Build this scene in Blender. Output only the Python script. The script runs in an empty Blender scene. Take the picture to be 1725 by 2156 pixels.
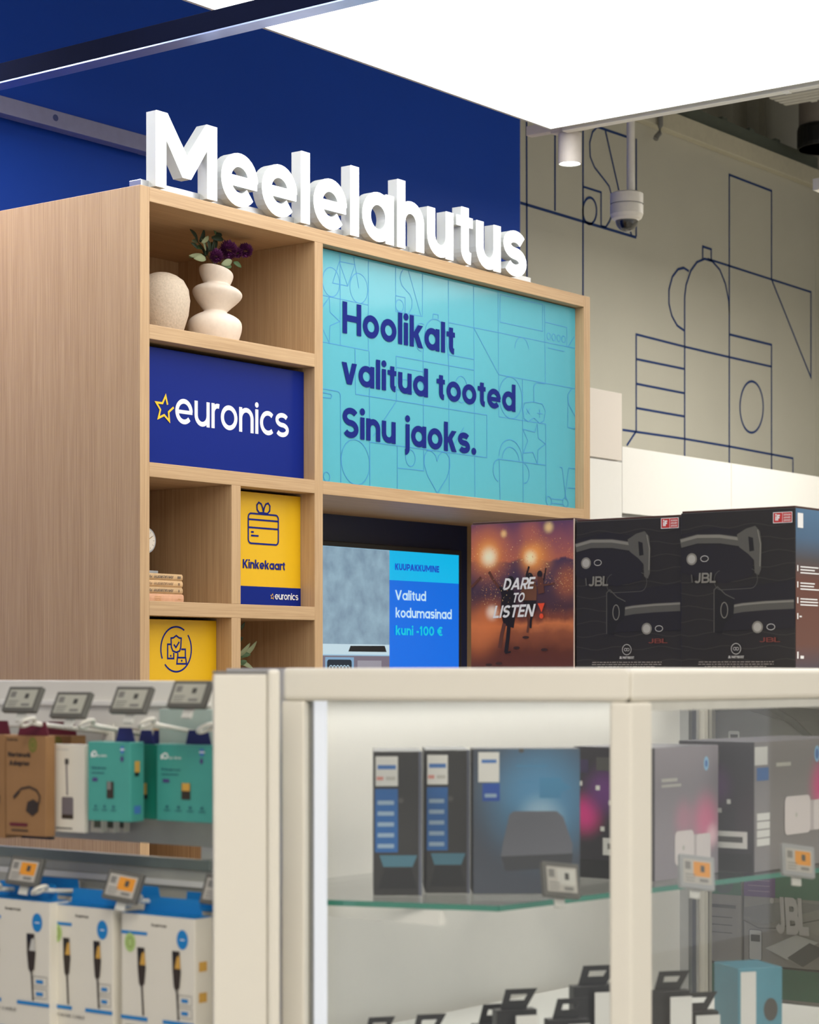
import bpy, math, random
from mathutils import Vector
random.seed(7)
PI = math.pi
S = bpy.context.scene
COL = S.collection

# ------------------------------------------------------------------ camera
# world axes: +X runs along the shelf unit's front (receding to the right), +Y runs into its depth
F, HOR, CX, CZ = 4612.0, 1417.0, 862.5, 1.5
AX = math.radians(37.5)
CC, SS = math.cos(AX), math.sin(AX)
cd = bpy.data.cameras.new('camera'); cam = bpy.data.objects.new('camera', cd); COL.objects.link(cam)
cam.location = (0, 0, CZ); cam.rotation_euler = (PI / 2, 0, AX - PI / 2)
cd.sensor_width = 36; cd.lens = F / 2156 * 36; cd.shift_y = (HOR - 1078) / 2156
cd.clip_start = 0.05
cd.dof.use_dof = True; cd.dof.focus_distance = 6.0; cd.dof.aperture_fstop = 7.6
S.camera = cam

# ------------------------------------------------------------------ world, exposure, lights
w = bpy.data.worlds.new('shop_ambient'); S.world = w; w.use_nodes = True
bg = w.node_tree.nodes['Background']; bg.inputs[0].default_value = (1.0, 0.99, 0.975, 1); bg.inputs[1].default_value = 0.62
S.view_settings.view_transform = 'Standard'; S.view_settings.look = 'None'
S.view_settings.exposure = 0.0; S.view_settings.gamma = 1; S.view_settings.use_curve_mapping = False

PANEL_EMIT = 3.7      # big ceiling light box over the aisle
CEIL_EMIT = 13.0       # unseen ceiling luminaires of the shop, added ones included

def W(px, d):
    k = (px - CX) / F
    return Vector(((CC + k * SS) * d, (SS - k * CC) * d))

def ray(px, py):
    k = (px - CX) / F
    return Vector((CC + k * SS, SS - k * CC, (HOR - py) / F))

def onY(px, py, Y):
    r = ray(px, py); d = Y / r.y
    return Vector((r.x * d, Y, CZ + r.z * d))

def onZ(px, py, Z):
    r = ray(px, py); d = (Z - CZ) / r.z
    return Vector((r.x * d, r.y * d, Z))

# ------------------------------------------------------------------ materials
def lin(c):
    c = c / 255.0
    return c / 12.92 if c <= 0.04045 else ((c + 0.055) / 1.055) ** 2.4
def rgb(r, g, b): return (lin(r), lin(g), lin(b), 1)
MATS = {}
def mat(name, col, rough=0.5, metal=0.0, coat=0.0, emit=0.0, var=0.04, scale=30, bump=0.0, spec=0.5):
    if name in MATS: return MATS[name]
    m = bpy.data.materials.new(name); m.use_nodes = True; nt = m.node_tree
    b = nt.nodes['Principled BSDF']
    b.inputs['Roughness'].default_value = rough; b.inputs['Metallic'].default_value = metal
    b.inputs['Coat Weight'].default_value = coat; b.inputs['Coat Roughness'].default_value = 0.08
    b.inputs['Specular IOR Level'].default_value = spec
    c = rgb(*col)
    b.inputs['Base Color'].default_value = c
    if emit:
        b.inputs['Emission Color'].default_value = c; b.inputs['Emission Strength'].default_value = emit
        b.inputs['Base Color'].default_value = (c[0] * .3, c[1] * .3, c[2] * .3, 1)
    elif var:
        tc = nt.nodes.new('ShaderNodeTexCoord'); n = nt.nodes.new('ShaderNodeTexNoise')
        n.inputs['Scale'].default_value = scale; n.inputs['Detail'].default_value = 3
        nt.links.new(tc.outputs['Object'], n.inputs['Vector'])
        r = nt.nodes.new('ShaderNodeValToRGB')
        r.color_ramp.elements[0].position = .3; r.color_ramp.elements[1].position = .7
        r.color_ramp.elements[0].color = tuple(max(0, v * (1 - var)) for v in c[:3]) + (1,)
        r.color_ramp.elements[1].color = tuple(min(1, v * (1 + var)) for v in c[:3]) + (1,)
        nt.links.new(n.outputs['Fac'], r.inputs[0]); nt.links.new(r.outputs[0], b.inputs['Base Color'])
        if bump:
            bp = nt.nodes.new('ShaderNodeBump'); bp.inputs['Strength'].default_value = bump; bp.inputs['Distance'].default_value = .002
            nt.links.new(n.outputs['Fac'], bp.inputs['Height']); nt.links.new(bp.outputs[0], b.inputs['Normal'])
    MATS[name] = m
    return m

def wood(name, sc, light=(193, 161, 122), dark=(168, 135, 97)):
    m = bpy.data.materials.new(name); m.use_nodes = True; nt = m.node_tree; N = nt.nodes.new; L = nt.links.new
    b = nt.nodes['Principled BSDF']; b.inputs['Roughness'].default_value = .5
    tc = N('ShaderNodeTexCoord')
    def layer(k, det):
        mp = N('ShaderNodeMapping'); mp.inputs['Scale'].default_value = tuple(v * k for v in sc)
        n = N('ShaderNodeTexNoise'); n.inputs['Scale'].default_value = 1; n.inputs['Detail'].default_value = det; n.inputs['Roughness'].default_value = .6
        n.inputs['Distortion'].default_value = .6
        L(tc.outputs['Object'], mp.inputs[0]); L(mp.outputs[0], n.inputs['Vector']); return n
    fine, broad = layer(1.0, 4), layer(.12, 3)
    mx = N('ShaderNodeMix'); mx.inputs[0].default_value = .3
    L(fine.outputs['Fac'], mx.inputs[2]); L(broad.outputs['Fac'], mx.inputs[3])
    r = N('ShaderNodeValToRGB'); r.color_ramp.elements[0].position = .34; r.color_ramp.elements[1].position = .62
    r.color_ramp.elements[0].color = rgb(*dark); r.color_ramp.elements[1].color = rgb(*light)
    L(mx.outputs[0], r.inputs[0]); L(r.outputs[0], b.inputs['Base Color'])
    bp = N('ShaderNodeBump'); bp.inputs['Strength'].default_value = .25; bp.inputs['Distance'].default_value = .0006
    L(fine.outputs['Fac'], bp.inputs['Height']); L(bp.outputs[0], b.inputs['Normal'])
    MATS[name] = m; return m
WV = wood('oak_vertical', (260, 260, 4))
WH = wood('oak_horizontal', (4, 260, 260))

def glass(name, col=(1, 1, 1, 1), k=1.0):
    m = bpy.data.materials.new(name); m.use_nodes = True; nt = m.node_tree; N = nt.nodes.new; L = nt.links.new
    nt.nodes.clear()
    o = N('ShaderNodeOutputMaterial'); t = N('ShaderNodeBsdfTransparent'); g = N('ShaderNodeBsdfGlossy')
    t.inputs[0].default_value = col; g.inputs['Roughness'].default_value = .02
    f = N('ShaderNodeFresnel'); ge = N('ShaderNodeNewGeometry'); mi = N('ShaderNodeMapRange')
    mi.inputs[3].default_value = 1.5; mi.inputs[4].default_value = 1 / 1.5      # same reflectance on both sides of the sheet
    L(ge.outputs['Backfacing'], mi.inputs[0]); L(mi.outputs[0], f.inputs[0])
    mu = N('ShaderNodeMath'); mu.operation = 'MULTIPLY'; mu.inputs[1].default_value = k
    x = N('ShaderNodeMixShader')
    L(f.outputs[0], mu.inputs[0]); L(mu.outputs[0], x.inputs[0]); L(t.outputs[0], x.inputs[1]); L(g.outputs[0], x.inputs[2]); L(x.outputs[0], o.inputs[0])
    MATS[name] = m; return m
GL = glass('clear_glass', (.985, .99, .985, 1), .9)
GLE = mat('green_glass_edge', (38, 128, 108), .15, coat=.5)

white = mat('white_paint', (230, 228, 220), .45, var=.01)
white2 = mat('bright_white_laminate', (238, 237, 232), .4, var=.006)
cream = mat('cream_wall_paint', (196, 193, 178), .8, scale=3, var=.02)
creamlt = mat('cream_trim', (200, 194, 172), .7)
bluewall = mat('satin_blue_wall', (20, 72, 184), .5, scale=2, var=.02, spec=.22)
navy = mat('navy_panel', (14, 30, 66), .35)
black = mat('black_plastic', (22, 22, 24), .35)
dgrey = mat('dark_grey_plastic', (78, 77, 74), .5)
mgrey = mat('mid_grey', (125, 124, 120), .5)
lgrey = mat('light_grey', (198, 197, 190), .5)
alu = mat('brushed_aluminium', (200, 202, 205), .28, metal=.9)
navyink = mat('navy_ink', (20, 34, 116), .6, var=0, spec=.1)
muralink = mat('mural_blue_paint', (6, 50, 112), .6, var=0)
whiteink = mat('white_ink', (232, 232, 232), .5, var=0)
yellowink = mat('yellow_ink', (240, 190, 30), .5, var=0)
yellow = mat('yellow_panel', (222, 174, 8), .4, coat=.1, var=.01)
bluep = mat('royal_blue_panel', (10, 34, 120), .35, spec=.15, var=.01)
turq = mat('turquoise_panel', (80, 168, 184), .35, coat=.15, spec=.3, var=.01)
turqline = mat('poster_fine_line', (58, 140, 200), .4, var=0)
hotwhite = mat('lit_acrylic', (255, 255, 255), .4, emit=2.2)

# ------------------------------------------------------------------ mesh builder
class MB:
    def __init__(s): s.v = []; s.f = []; s.m = []; s.cur = 0
    def add(s, vs, fs):
        o = len(s.v); s.v += [tuple(v) for v in vs]
        for f in fs: s.f.append(tuple(o + i for i in f)); s.m.append(s.cur)
        return s
    def box(s, x0, y0, z0, x1, y1, z1):
        vs = [(x, y, z) for z in (z0, z1) for y in (y0, y1) for x in (x0, x1)]
        return s.add(vs, [(0, 2, 3, 1), (4, 5, 7, 6), (0, 1, 5, 4), (2, 6, 7, 3), (0, 4, 6, 2), (1, 3, 7, 5)])
    def prism(s, poly, z0, z1):
        n = len(poly)
        a = sum(poly[i][0] * poly[(i + 1) % n][1] - poly[(i + 1) % n][0] * poly[i][1] for i in range(n))
        if a < 0: poly = poly[::-1]
        vs = [(p[0], p[1], z0) for p in poly] + [(p[0], p[1], z1) for p in poly]
        return s.add(vs, [tuple(range(n - 1, -1, -1)), tuple(range(n, 2 * n))] + [(i, (i + 1) % n, n + (i + 1) % n, n + i) for i in range(n)])
    def xzprism(s, poly, y0, y1):
        """outline in the local x-z plane, extruded from y0 (front) to y1 (back)"""
        n = len(poly)
        a = sum(poly[i][0] * poly[(i + 1) % n][1] - poly[(i + 1) % n][0] * poly[i][1] for i in range(n))
        if a < 0: poly = poly[::-1]
        vs = [(p[0], y0, p[1]) for p in poly] + [(p[0], y1, p[1]) for p in poly]
        return s.add(vs, [tuple(range(n)), tuple(range(2 * n - 1, n - 1, -1))] + [(n + i, n + (i + 1) % n, (i + 1) % n, i) for i in range(n)])
    def face(s, poly, y):
        n = len(poly)
        a = sum(poly[i][0] * poly[(i + 1) % n][1] - poly[(i + 1) % n][0] * poly[i][1] for i in range(n))
        if a < 0: poly = poly[::-1]
        return s.add([(p[0], y, p[1]) for p in poly], [tuple(range(n))])
    def rings(s, rings, cap=True):
        n = len(rings[0]); vs = [v for r in rings for v in r]; fs = []
        for k in range(len(rings) - 1):
            for i in range(n): j = (i + 1) % n; fs.append((k * n + i, k * n + j, (k + 1) * n + j, (k + 1) * n + i))
        if cap: fs += [tuple(range(n - 1, -1, -1)), tuple(range((len(rings) - 1) * n, len(rings) * n))]
        return s.add(vs, fs)
    def lathe(s, prof, n=32, c=(0, 0, 0), cap=True):
        return s.rings([[(c[0] + r * math.cos(2 * PI * i / n), c[1] + r * math.sin(2 * PI * i / n), c[2] + z) for i in range(n)] for r, z in prof], cap)
    def tube(s, path, r, n=8):
        path = [Vector(p) for p in path]; rs = []
        for k, p in enumerate(path):
            t = (path[min(k + 1, len(path) - 1)] - path[max(k - 1, 0)]).normalized()
            a = t.cross(Vector((0, 0, 1)) if abs(t.z) < .9 else Vector((1, 0, 0))).normalized(); b = t.cross(a)
            rr = r[k] if isinstance(r, (list, tuple)) else r
            rs.append([p + a * rr * math.cos(2 * PI * i / n) + b * rr * math.sin(2 * PI * i / n) for i in range(n)])
        return s.rings(rs)

def ribbon(pts, wd, closed=False):
    """left and right offset lines of a stroke in 2-D"""
    n = len(pts); Lf, Rt = [], []
    for i in range(n):
        if closed: a, b = pts[(i - 1) % n], pts[(i + 1) % n]; p = pts[i]
        else: a, b = pts[max(i - 1, 0)], pts[min(i + 1, n - 1)]; p = pts[i]
        d1 = (p[0] - a[0], p[1] - a[1]); d2 = (b[0] - p[0], b[1] - p[1])
        l1 = math.hypot(*d1); l2 = math.hypot(*d2)
        if l1 < 1e-9: d1, l1 = d2, l2
        if l2 < 1e-9: d2, l2 = d1, l1
        n1 = (-d1[1] / l1, d1[0] / l1); n2 = (-d2[1] / l2, d2[0] / l2)
        m = (n1[0] + n2[0], n1[1] + n2[1]); q = m[0] * m[0] + m[1] * m[1]
        if q < .35: m = (n1[0] * 1.2, n1[1] * 1.2); q = 2
        k = 2 / q * wd / 2
        Lf.append((p[0] + m[0] * k, p[1] + m[1] * k)); Rt.append((p[0] - m[0] * k, p[1] - m[1] * k))
    return Lf, Rt

def arc(cx, cy, rx, ry, a0, a1, n=None):
    n = n or max(4, int(abs(a1 - a0) / 15))
    return [(cx + rx * math.cos(math.radians(a0 + (a1 - a0) * i / n)), cy + ry * math.sin(math.radians(a0 + (a1 - a0) * i / n))) for i in range(n + 1)]

# ------------------------------------------------------------------ a geometric sans-serif drawn from strokes
C_, X_, A_ = .72, .53, .735
def glyph(ch, w):
    """returns (elements, advance); element = ('r', points, closed) stroke or ('p', outline) or ('w', pts, closed, width)"""
    h = w / 2; E = []; BW = .53
    def R(p, c=False): E.append(('r', p, c))
    def P(p): E.append(('p', p))
    def O(cx, cy, rx, ry): R(arc(cx, cy, rx, ry, 0, 360, 30)[:-1], True)
    def dot(x, z, r): E.append(('p', arc(x, z, r, r, 0, 360, 14)[:-1]))
    def vee(W_, H, flip=False, x0=0, z0=0):
        k = w * 1.12; q = w * .56; m = W_ / 2; e = min(H * .42, w * 1.9)
        o = [(0, H), (k, H), (m, e), (W_ - k, H), (W_, H), (m + q, 0), (m - q, 0)]
        P([(x0 + x, z0 + (H - y if flip else y)) for x, y in o])
    def arm(x0, z0, x1, z1, k=1.15):
        P([(x0 - w * k / 2, z0), (x0 + w * k / 2, z0), (x1 + w * k / 2, z1), (x1 - w * k / 2, z1)])
    if ch == ' ': return E, .2
    if ch == 'o': O(BW / 2, X_ / 2, BW / 2 - h, X_ / 2 - h); return E, BW
    if ch in 'adbpqg':
        O(BW / 2, X_ / 2, BW / 2 - h, X_ / 2 - h)
        x = h if ch in 'bp' else BW - h
        z0 = -.2 if ch in 'pq' else 0; z1 = A_ if ch in 'db' else X_
        if ch == 'g': R([(x, X_), (x, -.02)] + arc(BW / 2, -.02, BW / 2 - h, .16, 0, -150)[1:])
        else: R([(x, z0), (x, z1)])
        return E, BW
    if ch == 'e': R(arc(BW / 2, X_ / 2, BW / 2 - h, X_ / 2 - h, 0, 318, 26)); E.append(('w', [(h, X_ / 2 - w * .1), (BW - h * .2, X_ / 2 - w * .1)], False, w * .78)); return E, BW
    if ch == 'c': R(arc(BW / 2, X_ / 2, BW / 2 - h, X_ / 2 - h, 48, 312, 22)); return E, BW * .87
    if ch in 'hn':
        NW = .47; r = NW / 2 - h; R([(h, 0), (h, A_ if ch == 'h' else X_)]); R(arc(NW / 2, X_ - h - r, r, r, 180, 0, 12) + [(NW - h, 0)]); return E, NW
    if ch == 'm':
        R([(h, 0), (h, X_)]); k = .36
        for x0 in (0, k - w * .0):
            r = k / 2 - 0; R(arc(x0 + h + r, X_ - h - r, r, r, 180, 0, 10) + [(x0 + h + 2 * r, 0)])
        return E, 2 * k + w
    if ch == 'u': NW = .47; r = NW / 2 - h; R([(h, X_)] + arc(NW / 2, h + r, r, r, 180, 360, 12)); R([(NW - h, 0), (NW - h, X_)]); return E, NW
    if ch == 'r': R([(h, 0), (h, X_)]); R(arc(h + .15, X_ - h - .15, .15, .15, 180, 72, 8)); return E, .24
    if ch == 't': R([(.09 + h, A_ - .1), (.09 + h, h + .1)] + arc(.09 + h + .1, h + .1, .1, .1, 180, 275, 6)[1:]); E.append(('w', [(0, X_ - h * .85), (.3, X_ - h * .85)], False, w * .85)); return E, .31
    if ch == 'f': R([(.09 + h, 0), (.09 + h, A_ - .12)] + arc(.09 + h + .1, A_ - .12 - 0, .1, .12 - h, 180, 85, 6)[1:]); R([(0, X_ - h), (.3, X_ - h)]); return E, .3
    if ch == 'l': R([(h, 0), (h, A_)]); return E, w
    if ch == 'i': R([(h, 0), (h, X_)]); dot(h, X_ + w * .95, w * .6); return E, w
    if ch == 'j': R([(h + .03, X_), (h + .03, -.06)] + arc(h - .05, -.06, .08, .1, 0, -95, 6)[1:]); dot(h + .03, X_ + w * .95, w * .6); return E, w + .03
    if ch in 'kK':
        H = A_ if ch == 'k' else C_; T = X_ if ch == 'k' else C_; Wd = .46 if ch == 'k' else .56
        R([(h, 0), (h, H)]); m = T * .42; arm(w * .9, m, Wd - w * .62, T, 1.25); arm(Wd - w * .6, 0, w * 1.45, m + w * .75, 1.25); return E, Wd
    if ch in 'sS':
        H = X_ if ch == 's' else C_; SW = .45 if ch == 's' else .52; ry = (H - w) / 4; rx = SW / 2 - h
        R(arc(SW / 2, H - h - ry, rx, ry, 28, 270, 16) + arc(SW / 2, h + ry, rx, ry, 90, -152, 16)[1:]); return E, SW
    if ch == 'v': vee(.5, X_); return E, .5
    if ch == 'V': vee(.66, C_); return E, .66
    if ch == 'A': vee(.68, C_, True); E.append(('w', [(.16, .2), (.52, .2)], False, w * .85)); return E, .68
    if ch == 'w': vee(.4, X_); vee(.4, X_, x0=.33); return E, .73
    if ch == 'W': vee(.52, C_); vee(.52, C_, x0=.42); return E, .94
    if ch == 'y': vee(.5, X_); arm(.1 + h, -.2, .26, .1, 1.1); return E, .5
    if ch in 'xX':
        H = X_ if ch == 'x' else C_; a = .46 if ch == 'x' else .6
        arm(w * .6, 0, a - w * .6, H, 1.25); arm(a - w * .6, 0, w * .6, H, 1.25); return E, a
    if ch in 'zZ':
        H = X_ if ch == 'z' else C_; a = .42 if ch == 'z' else .55; R([(0, H - h), (a, H - h)]); R([(0, h), (a, h)]); arm(w * .65, h, a - w * .65, H - h, 1.2); return E, a
    if ch == 'M':
        Wd = .84; m = Wd / 2
        P([(0, 0), (0, C_), (1.12 * w, C_), (m, .5 * C_), (Wd - 1.12 * w, C_), (Wd, C_), (Wd, 0), (Wd - w, 0), (Wd - w, .66 * C_), (m + .42 * w, .2 * C_), (m - .42 * w, .2 * C_), (w, .66 * C_), (w, 0)]); return E, Wd
    if ch == 'N': Wd = .62; R([(h, 0), (h, C_)]); R([(Wd - h, 0), (Wd - h, C_)]); P([(0, C_), (w * 1.15, C_), (Wd, 0), (Wd - w * 1.15, 0)]); return E, Wd
    if ch == 'H': Wd = .6; R([(h, 0), (h, C_)]); R([(Wd - h, 0), (Wd - h, C_)]); R([(h, C_ / 2), (Wd - h, C_ / 2)]); return E, Wd
    if ch == 'I': R([(h, 0), (h, C_)]); return E, w
    if ch == 'L': R([(h, C_), (h, h), (.42, h)]); return E, .42
    if ch == 'E': R([(.45, C_ - h), (h, C_ - h), (h, h), (.45, h)]); R([(h, C_ / 2), (.42, C_ / 2)]); return E, .46
    if ch == 'F': R([(.45, C_ - h), (h, C_ - h), (h, 0)]); R([(h, C_ / 2), (.4, C_ / 2)]); return E, .45
    if ch == 'T': R([(0, C_ - h), (.54, C_ - h)]); R([(.27, 0), (.27, C_)]); return E, .54
    if ch == 'U': Wd = .58; r = Wd / 2 - h; R([(h, C_)] + arc(Wd / 2, h + r, r, r, 180, 360, 12) + [(Wd - h, C_)]); return E, Wd
    if ch == 'J': Wd = .42; r = Wd / 2 - h; R(arc(Wd / 2, h + r, r, r, 200, 360, 10) + [(Wd - h, C_)]); return E, Wd
    if ch in 'PRB':
        r = .105; Wd = .5
        def bowl(z0, z1, x1): rr = (z1 - z0) / 2; R([(h, z1), (x1 - rr, z1)] + arc(x1 - rr, (z0 + z1) / 2, rr, rr, 90, -90, 10)[1:] + [(h, z0)])
        R([(h, 0), (h, C_)])
        if ch == 'B': bowl(C_ / 2, C_ - h, .46); bowl(h, C_ / 2, .49)
        else: bowl(C_ * .42, C_ - h, .48)
        if ch == 'R': arm(Wd - w * .5, 0, .25, C_ * .42, 1.2)
        return E, Wd
    if ch == 'D': r = C_ / 2 - h; R([(h, h), (h, C_ - h), (.2, C_ - h)] + arc(.2, C_ / 2, .36 - h, r, 90, -90, 12)[1:] + [(h, h)]); return E, .56
    if ch in 'O': O(.33, C_ / 2, .33 - h, C_ / 2 - h); return E, .66
    if ch == '0': O(.26, C_ / 2, .26 - h, C_ / 2 - h); return E, .52
    if ch in 'CG':
        R(arc(.33, C_ / 2, .33 - h, C_ / 2 - h, 42, 318, 22))
        if ch == 'G': R([(.36, C_ / 2 - h), (.62, C_ / 2 - h)]); R([(.62 - h, C_ / 2 - h), (.62 - h, .12)])
        return E, .62
    if ch == 'Y': vee(.58, C_ * .62, x0=0, z0=C_ * .38); R([(.29, 0), (.29, C_ * .5)]); return E, .58
    if ch == '1': R([(.2, 0), (.2, C_)]); arm(.07, C_ * .72, .2, C_, 1.1); return E, .32
    if ch == '2': R(arc(.24, C_ - h - .17, .24 - h, .17, 160, -30, 12) + [(h, h), (.48, h)]); return E, .48
    if ch == '5': R([(.44, C_ - h), (.12, C_ - h), (.1, .42)] + arc(.22, .24, .24 - h, .24 - h, 110, -150, 14)); return E, .48
    if ch == '9': O(.24, C_ - .24, .24 - h, .24 - h); R([(.48 - h, C_ - .24), (.3, 0)]); return E, .48
    if ch == '-': R([(0, .27), (.24, .27)]); return E, .24
    if ch == '.': dot(w * .6, w * .6, w * .64); return E, w * 1.2
    if ch == '!': R([(h, .22), (h, C_)]); dot(h, w * .5, w * .55); return E, w
    if ch == '+': R([(0, .3), (.36, .3)]); R([(.18, .12), (.18, .48)]); return E, .36
    if ch == '€':
        R(arc(.36, C_ / 2, .3 - h, C_ / 2 - h, 50, 310, 20)); R([(0, C_ / 2 + .07), (.42, C_ / 2 + .07)]); R([(0, C_ / 2 - .07), (.42, C_ / 2 - .07)]); return E, .56
    return E, .3

def layout(text, w, track=.075):
    x = 0; out = []
    for ch in text:
        E, adv = glyph(ch, w); out.append((ch, x, E)); x += adv + track
    return out, x - track

# ------------------------------------------------------------------ things and parts
def link(o): COL.objects.link(o); return o
def mesh_obj(name, mb, mats, parent=None, smooth=False, bevel=0, label=None, seg=2):
    me = bpy.data.meshes.new(name); me.from_pydata(mb.v, [], mb.f)
    if not isinstance(mats, (list, tuple)): mats = [mats]
    for m in mats: me.materials.append(m)
    if len(mats) > 1: me.polygons.foreach_set('material_index', mb.m)
    if smooth: me.polygons.foreach_set('use_smooth', [True] * len(me.polygons))
    me.update()
    o = link(bpy.data.objects.new(name, me))
    if parent is not None: o.parent = parent
    if bevel:
        b = o.modifiers.new('bevel', 'BEVEL'); b.width = bevel; b.segments = seg; b.limit_method = 'ANGLE'; b.harden_normals = False
    if label: o['label'] = label
    return o
def tag(o, label, cat, group=None, kind=None):
    if label: o['label'] = label
    if cat: o['category'] = cat
    if group: o['group'] = group
    if kind: o['kind'] = kind
    return o
def struct(name, mb, m, bevel=0, parent=None):
    o = mesh_obj(name, mb, m, parent, bevel=bevel)
    if parent is None: o['kind'] = 'structure'
    return o
def parent_keep(o, p): o.parent = p

class T:
    """a thing: an Empty at its base; local +x right along its face, +y into its depth, +z up"""
    def __init__(s, name, label, cat, loc, rot=0, group=None):
        s.o = link(bpy.data.objects.new(name, None)); s.o.empty_display_size = .05
        s.loc = Vector(loc if len(loc) == 3 else (loc[0], loc[1], 0)); s.rot = rot
        s.o.location = s.loc; s.o.rotation_euler = (0, 0, rot)
        tag(s.o, label, cat, group)
    def lp(s, p):
        d = Vector(p) - s.loc; c, q = math.cos(-s.rot), math.sin(-s.rot)
        return Vector((c * d.x - q * d.y, q * d.x + c * d.y, d.z))
    def at(s, px, py, y=0.0):
        r = ray(px, py); o = Vector((0, 0, CZ)) - s.loc; c, q = math.cos(-s.rot), math.sin(-s.rot)
        oy = q * o.x + c * o.y; ox = c * o.x - q * o.y
        ry = q * r.x + c * r.y; rx = c * r.x - q * r.y
        d = (y - oy) / ry
        return (ox + rx * d, o.z + r.z * d)
    def part(s, name, mb, m, parent=None, **k):
        return mesh_obj(name, mb, m, parent or s.o, **k)
    def box(s, name, a, m, parent=None, **k):
        return s.part(name, MB().box(*a), m, parent, **k)

class Print:
    """flat print lying on a face (local plane y), each new shape a hair further out"""
    def __init__(s, t, y=0.0, axis='front'):
        s.t = t; s.y = y - .0004; s.items = {}; s.mats = []; s.mb = MB()
    def _m(s, m):
        if m not in s.mats: s.mats.append(m)
        s.mb.cur = s.mats.index(m)
    def poly(s, pts, m): s._m(m); s.y -= .00006; s.mb.face(pts, s.y); return s
    def rect(s, x0, z0, x1, z1, m): return s.poly([(x0, z0), (x1, z0), (x1, z1), (x0, z1)], m)
    def line(s, pts, wd, m, closed=False):
        s._m(m); s.y -= .000015; s._rib(pts, wd, closed); return s
    def _rib(s, pts, wd, closed):
        Lf, Rt = ribbon(pts, wd, closed); n = len(pts)
        for i in range(n if closed else n - 1):
            j = (i + 1) % n
            s.mb.add([(p[0], s.y, p[1]) for p in (Lf[i], Rt[i], Rt[j], Lf[j])], [(0, 1, 2, 3)])
    def disc(s, x, z, rx, rz, m): return s.poly(arc(x, z, rx, rz, 0, 360, 24)[:-1], m)
    def ring(s, x, z, rx, rz, wd, m): return s.line(arc(x, z, rx, rz, 0, 360, 32)[:-1], wd, m, True)
    def text(s, txt, x0, z0, width, cap, m, w=.12, track=.075, slant=0.0, flip=False, drop=0.0):
        """text from (x0,z0) over the given width and cap height"""
        s._m(m); s.y -= .0001
        out, adv = layout(txt, w, track); sx = width / adv; sz = cap / C_
        def tr(p, ox):
            x = (p[0] + ox) * sx + slant * p[1] * sz; z = p[1] * sz + drop * (p[0] + ox) * sx
            if flip: x, z = width - x, cap - z
            return (x0 + x, z0 + z)
        y_base = s.y
        for ch, ox, E in out:
            for k_, e in enumerate(E):
                s.y = y_base - .00003 * k_
                if e[0] == 'p': s.mb.face([tr(p, ox) for p in e[1]], s.y)
                else:
                    wd = e[3] if e[0] == 'w' else w
                    Lf, Rt = ribbon(e[1], wd, e[2]); n = len(Lf)
                    for i in range(n if e[2] else n - 1):
                        j = (i + 1) % n
                        s.mb.face([tr(p, ox) for p in (Lf[i], Rt[i], Rt[j], Lf[j])], s.y)
        s.y = y_base - .00015
        return s
    def done(s, name, parent=None, **k):
        if not s.mb.f: return None
        o = mesh_obj(name, s.mb, s.mats if len(s.mats) > 1 else s.mats[0], parent or s.t.o, **k)
        s.mb = MB(); s.mats = []; return o

def star(cx, cz, r, rin, rot=90, sx=1.0):
    return [(cx + sx * (r if i % 2 == 0 else rin) * math.cos(math.radians(rot + 36 * i)), cz + (r if i % 2 == 0 else rin) * math.sin(math.radians(rot + 36 * i))) for i in range(10)]

# =================================================================== THE SETTING
WY = 5.8
struct('floor', MB().box(-3, -3, -.1, 11.6, 6.6, 0), mat('pale_floor', (176, 170, 158), .3, coat=.2))
CEIL_Z = 5.3
struct('ceiling', MB().box(-3, -3, CEIL_Z, 11.6, 6.6, CEIL_Z + .1), mat('dark_deck', (150, 146, 134), .8))
wb = struct('wall_back', MB().box(-3, WY, 0, 11.5, WY + .12, 4.29), cream)
struct('wall_right', MB().box(11.38, -3, 0, 11.5, 6.4, CEIL_Z), cream)
struct('wall_center', MB().box(-1, 5.6, 0, onY(1096, 300, 5.6).x, WY - .002, 4.6), bluewall, bevel=.002)
# crown, dark gap and corrugated cladding above the cream wall
struct('trim_1', MB().box(-3, WY - .05, 4.27, 11.37, WY, 4.37), creamlt, bevel=.004)
struct('trim_2', MB().box(-3, WY - .02, 4.37, 11.37, WY + .05, 4.45), mat('grey_green_edge', (92, 98, 88), .6))
struct('trim_3', MB().box(-3, WY - .035, 4.29, 11.37, WY - .03 + .035, 4.305), creamlt)
mb = MB(); x = 5.0; seg = []
while x < 11.4:
    seg += [(x, 6.12), (x + .16, 6.12), (x + .19, 6.06), (x + .27, 6.06), (x + .30, 6.12)]; x += .30
for a, b in zip(seg[:-1], seg[1:]):
    if (b[0] - a[0]) > 1e-6: mb.add([(a[0], a[1], 4.3), (b[0], b[1], 4.3), (b[0], b[1], CEIL_Z), (a[0], a[1], CEIL_Z)], [(0, 1, 2, 3)])
cw = struct('wall_upper', mb, mat('corrugated_sheet', (138, 134, 118), .6))
mb = MB()
for k in range(21): x = 5.06 + .3 * k; mb.box(x + .13, WY - .01, 4.42, x + .18, WY + .07, 4.47)
mesh_obj('sheet_ridge', mb, mat('grey_green_edge', (92, 98, 88)), cw)

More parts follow.
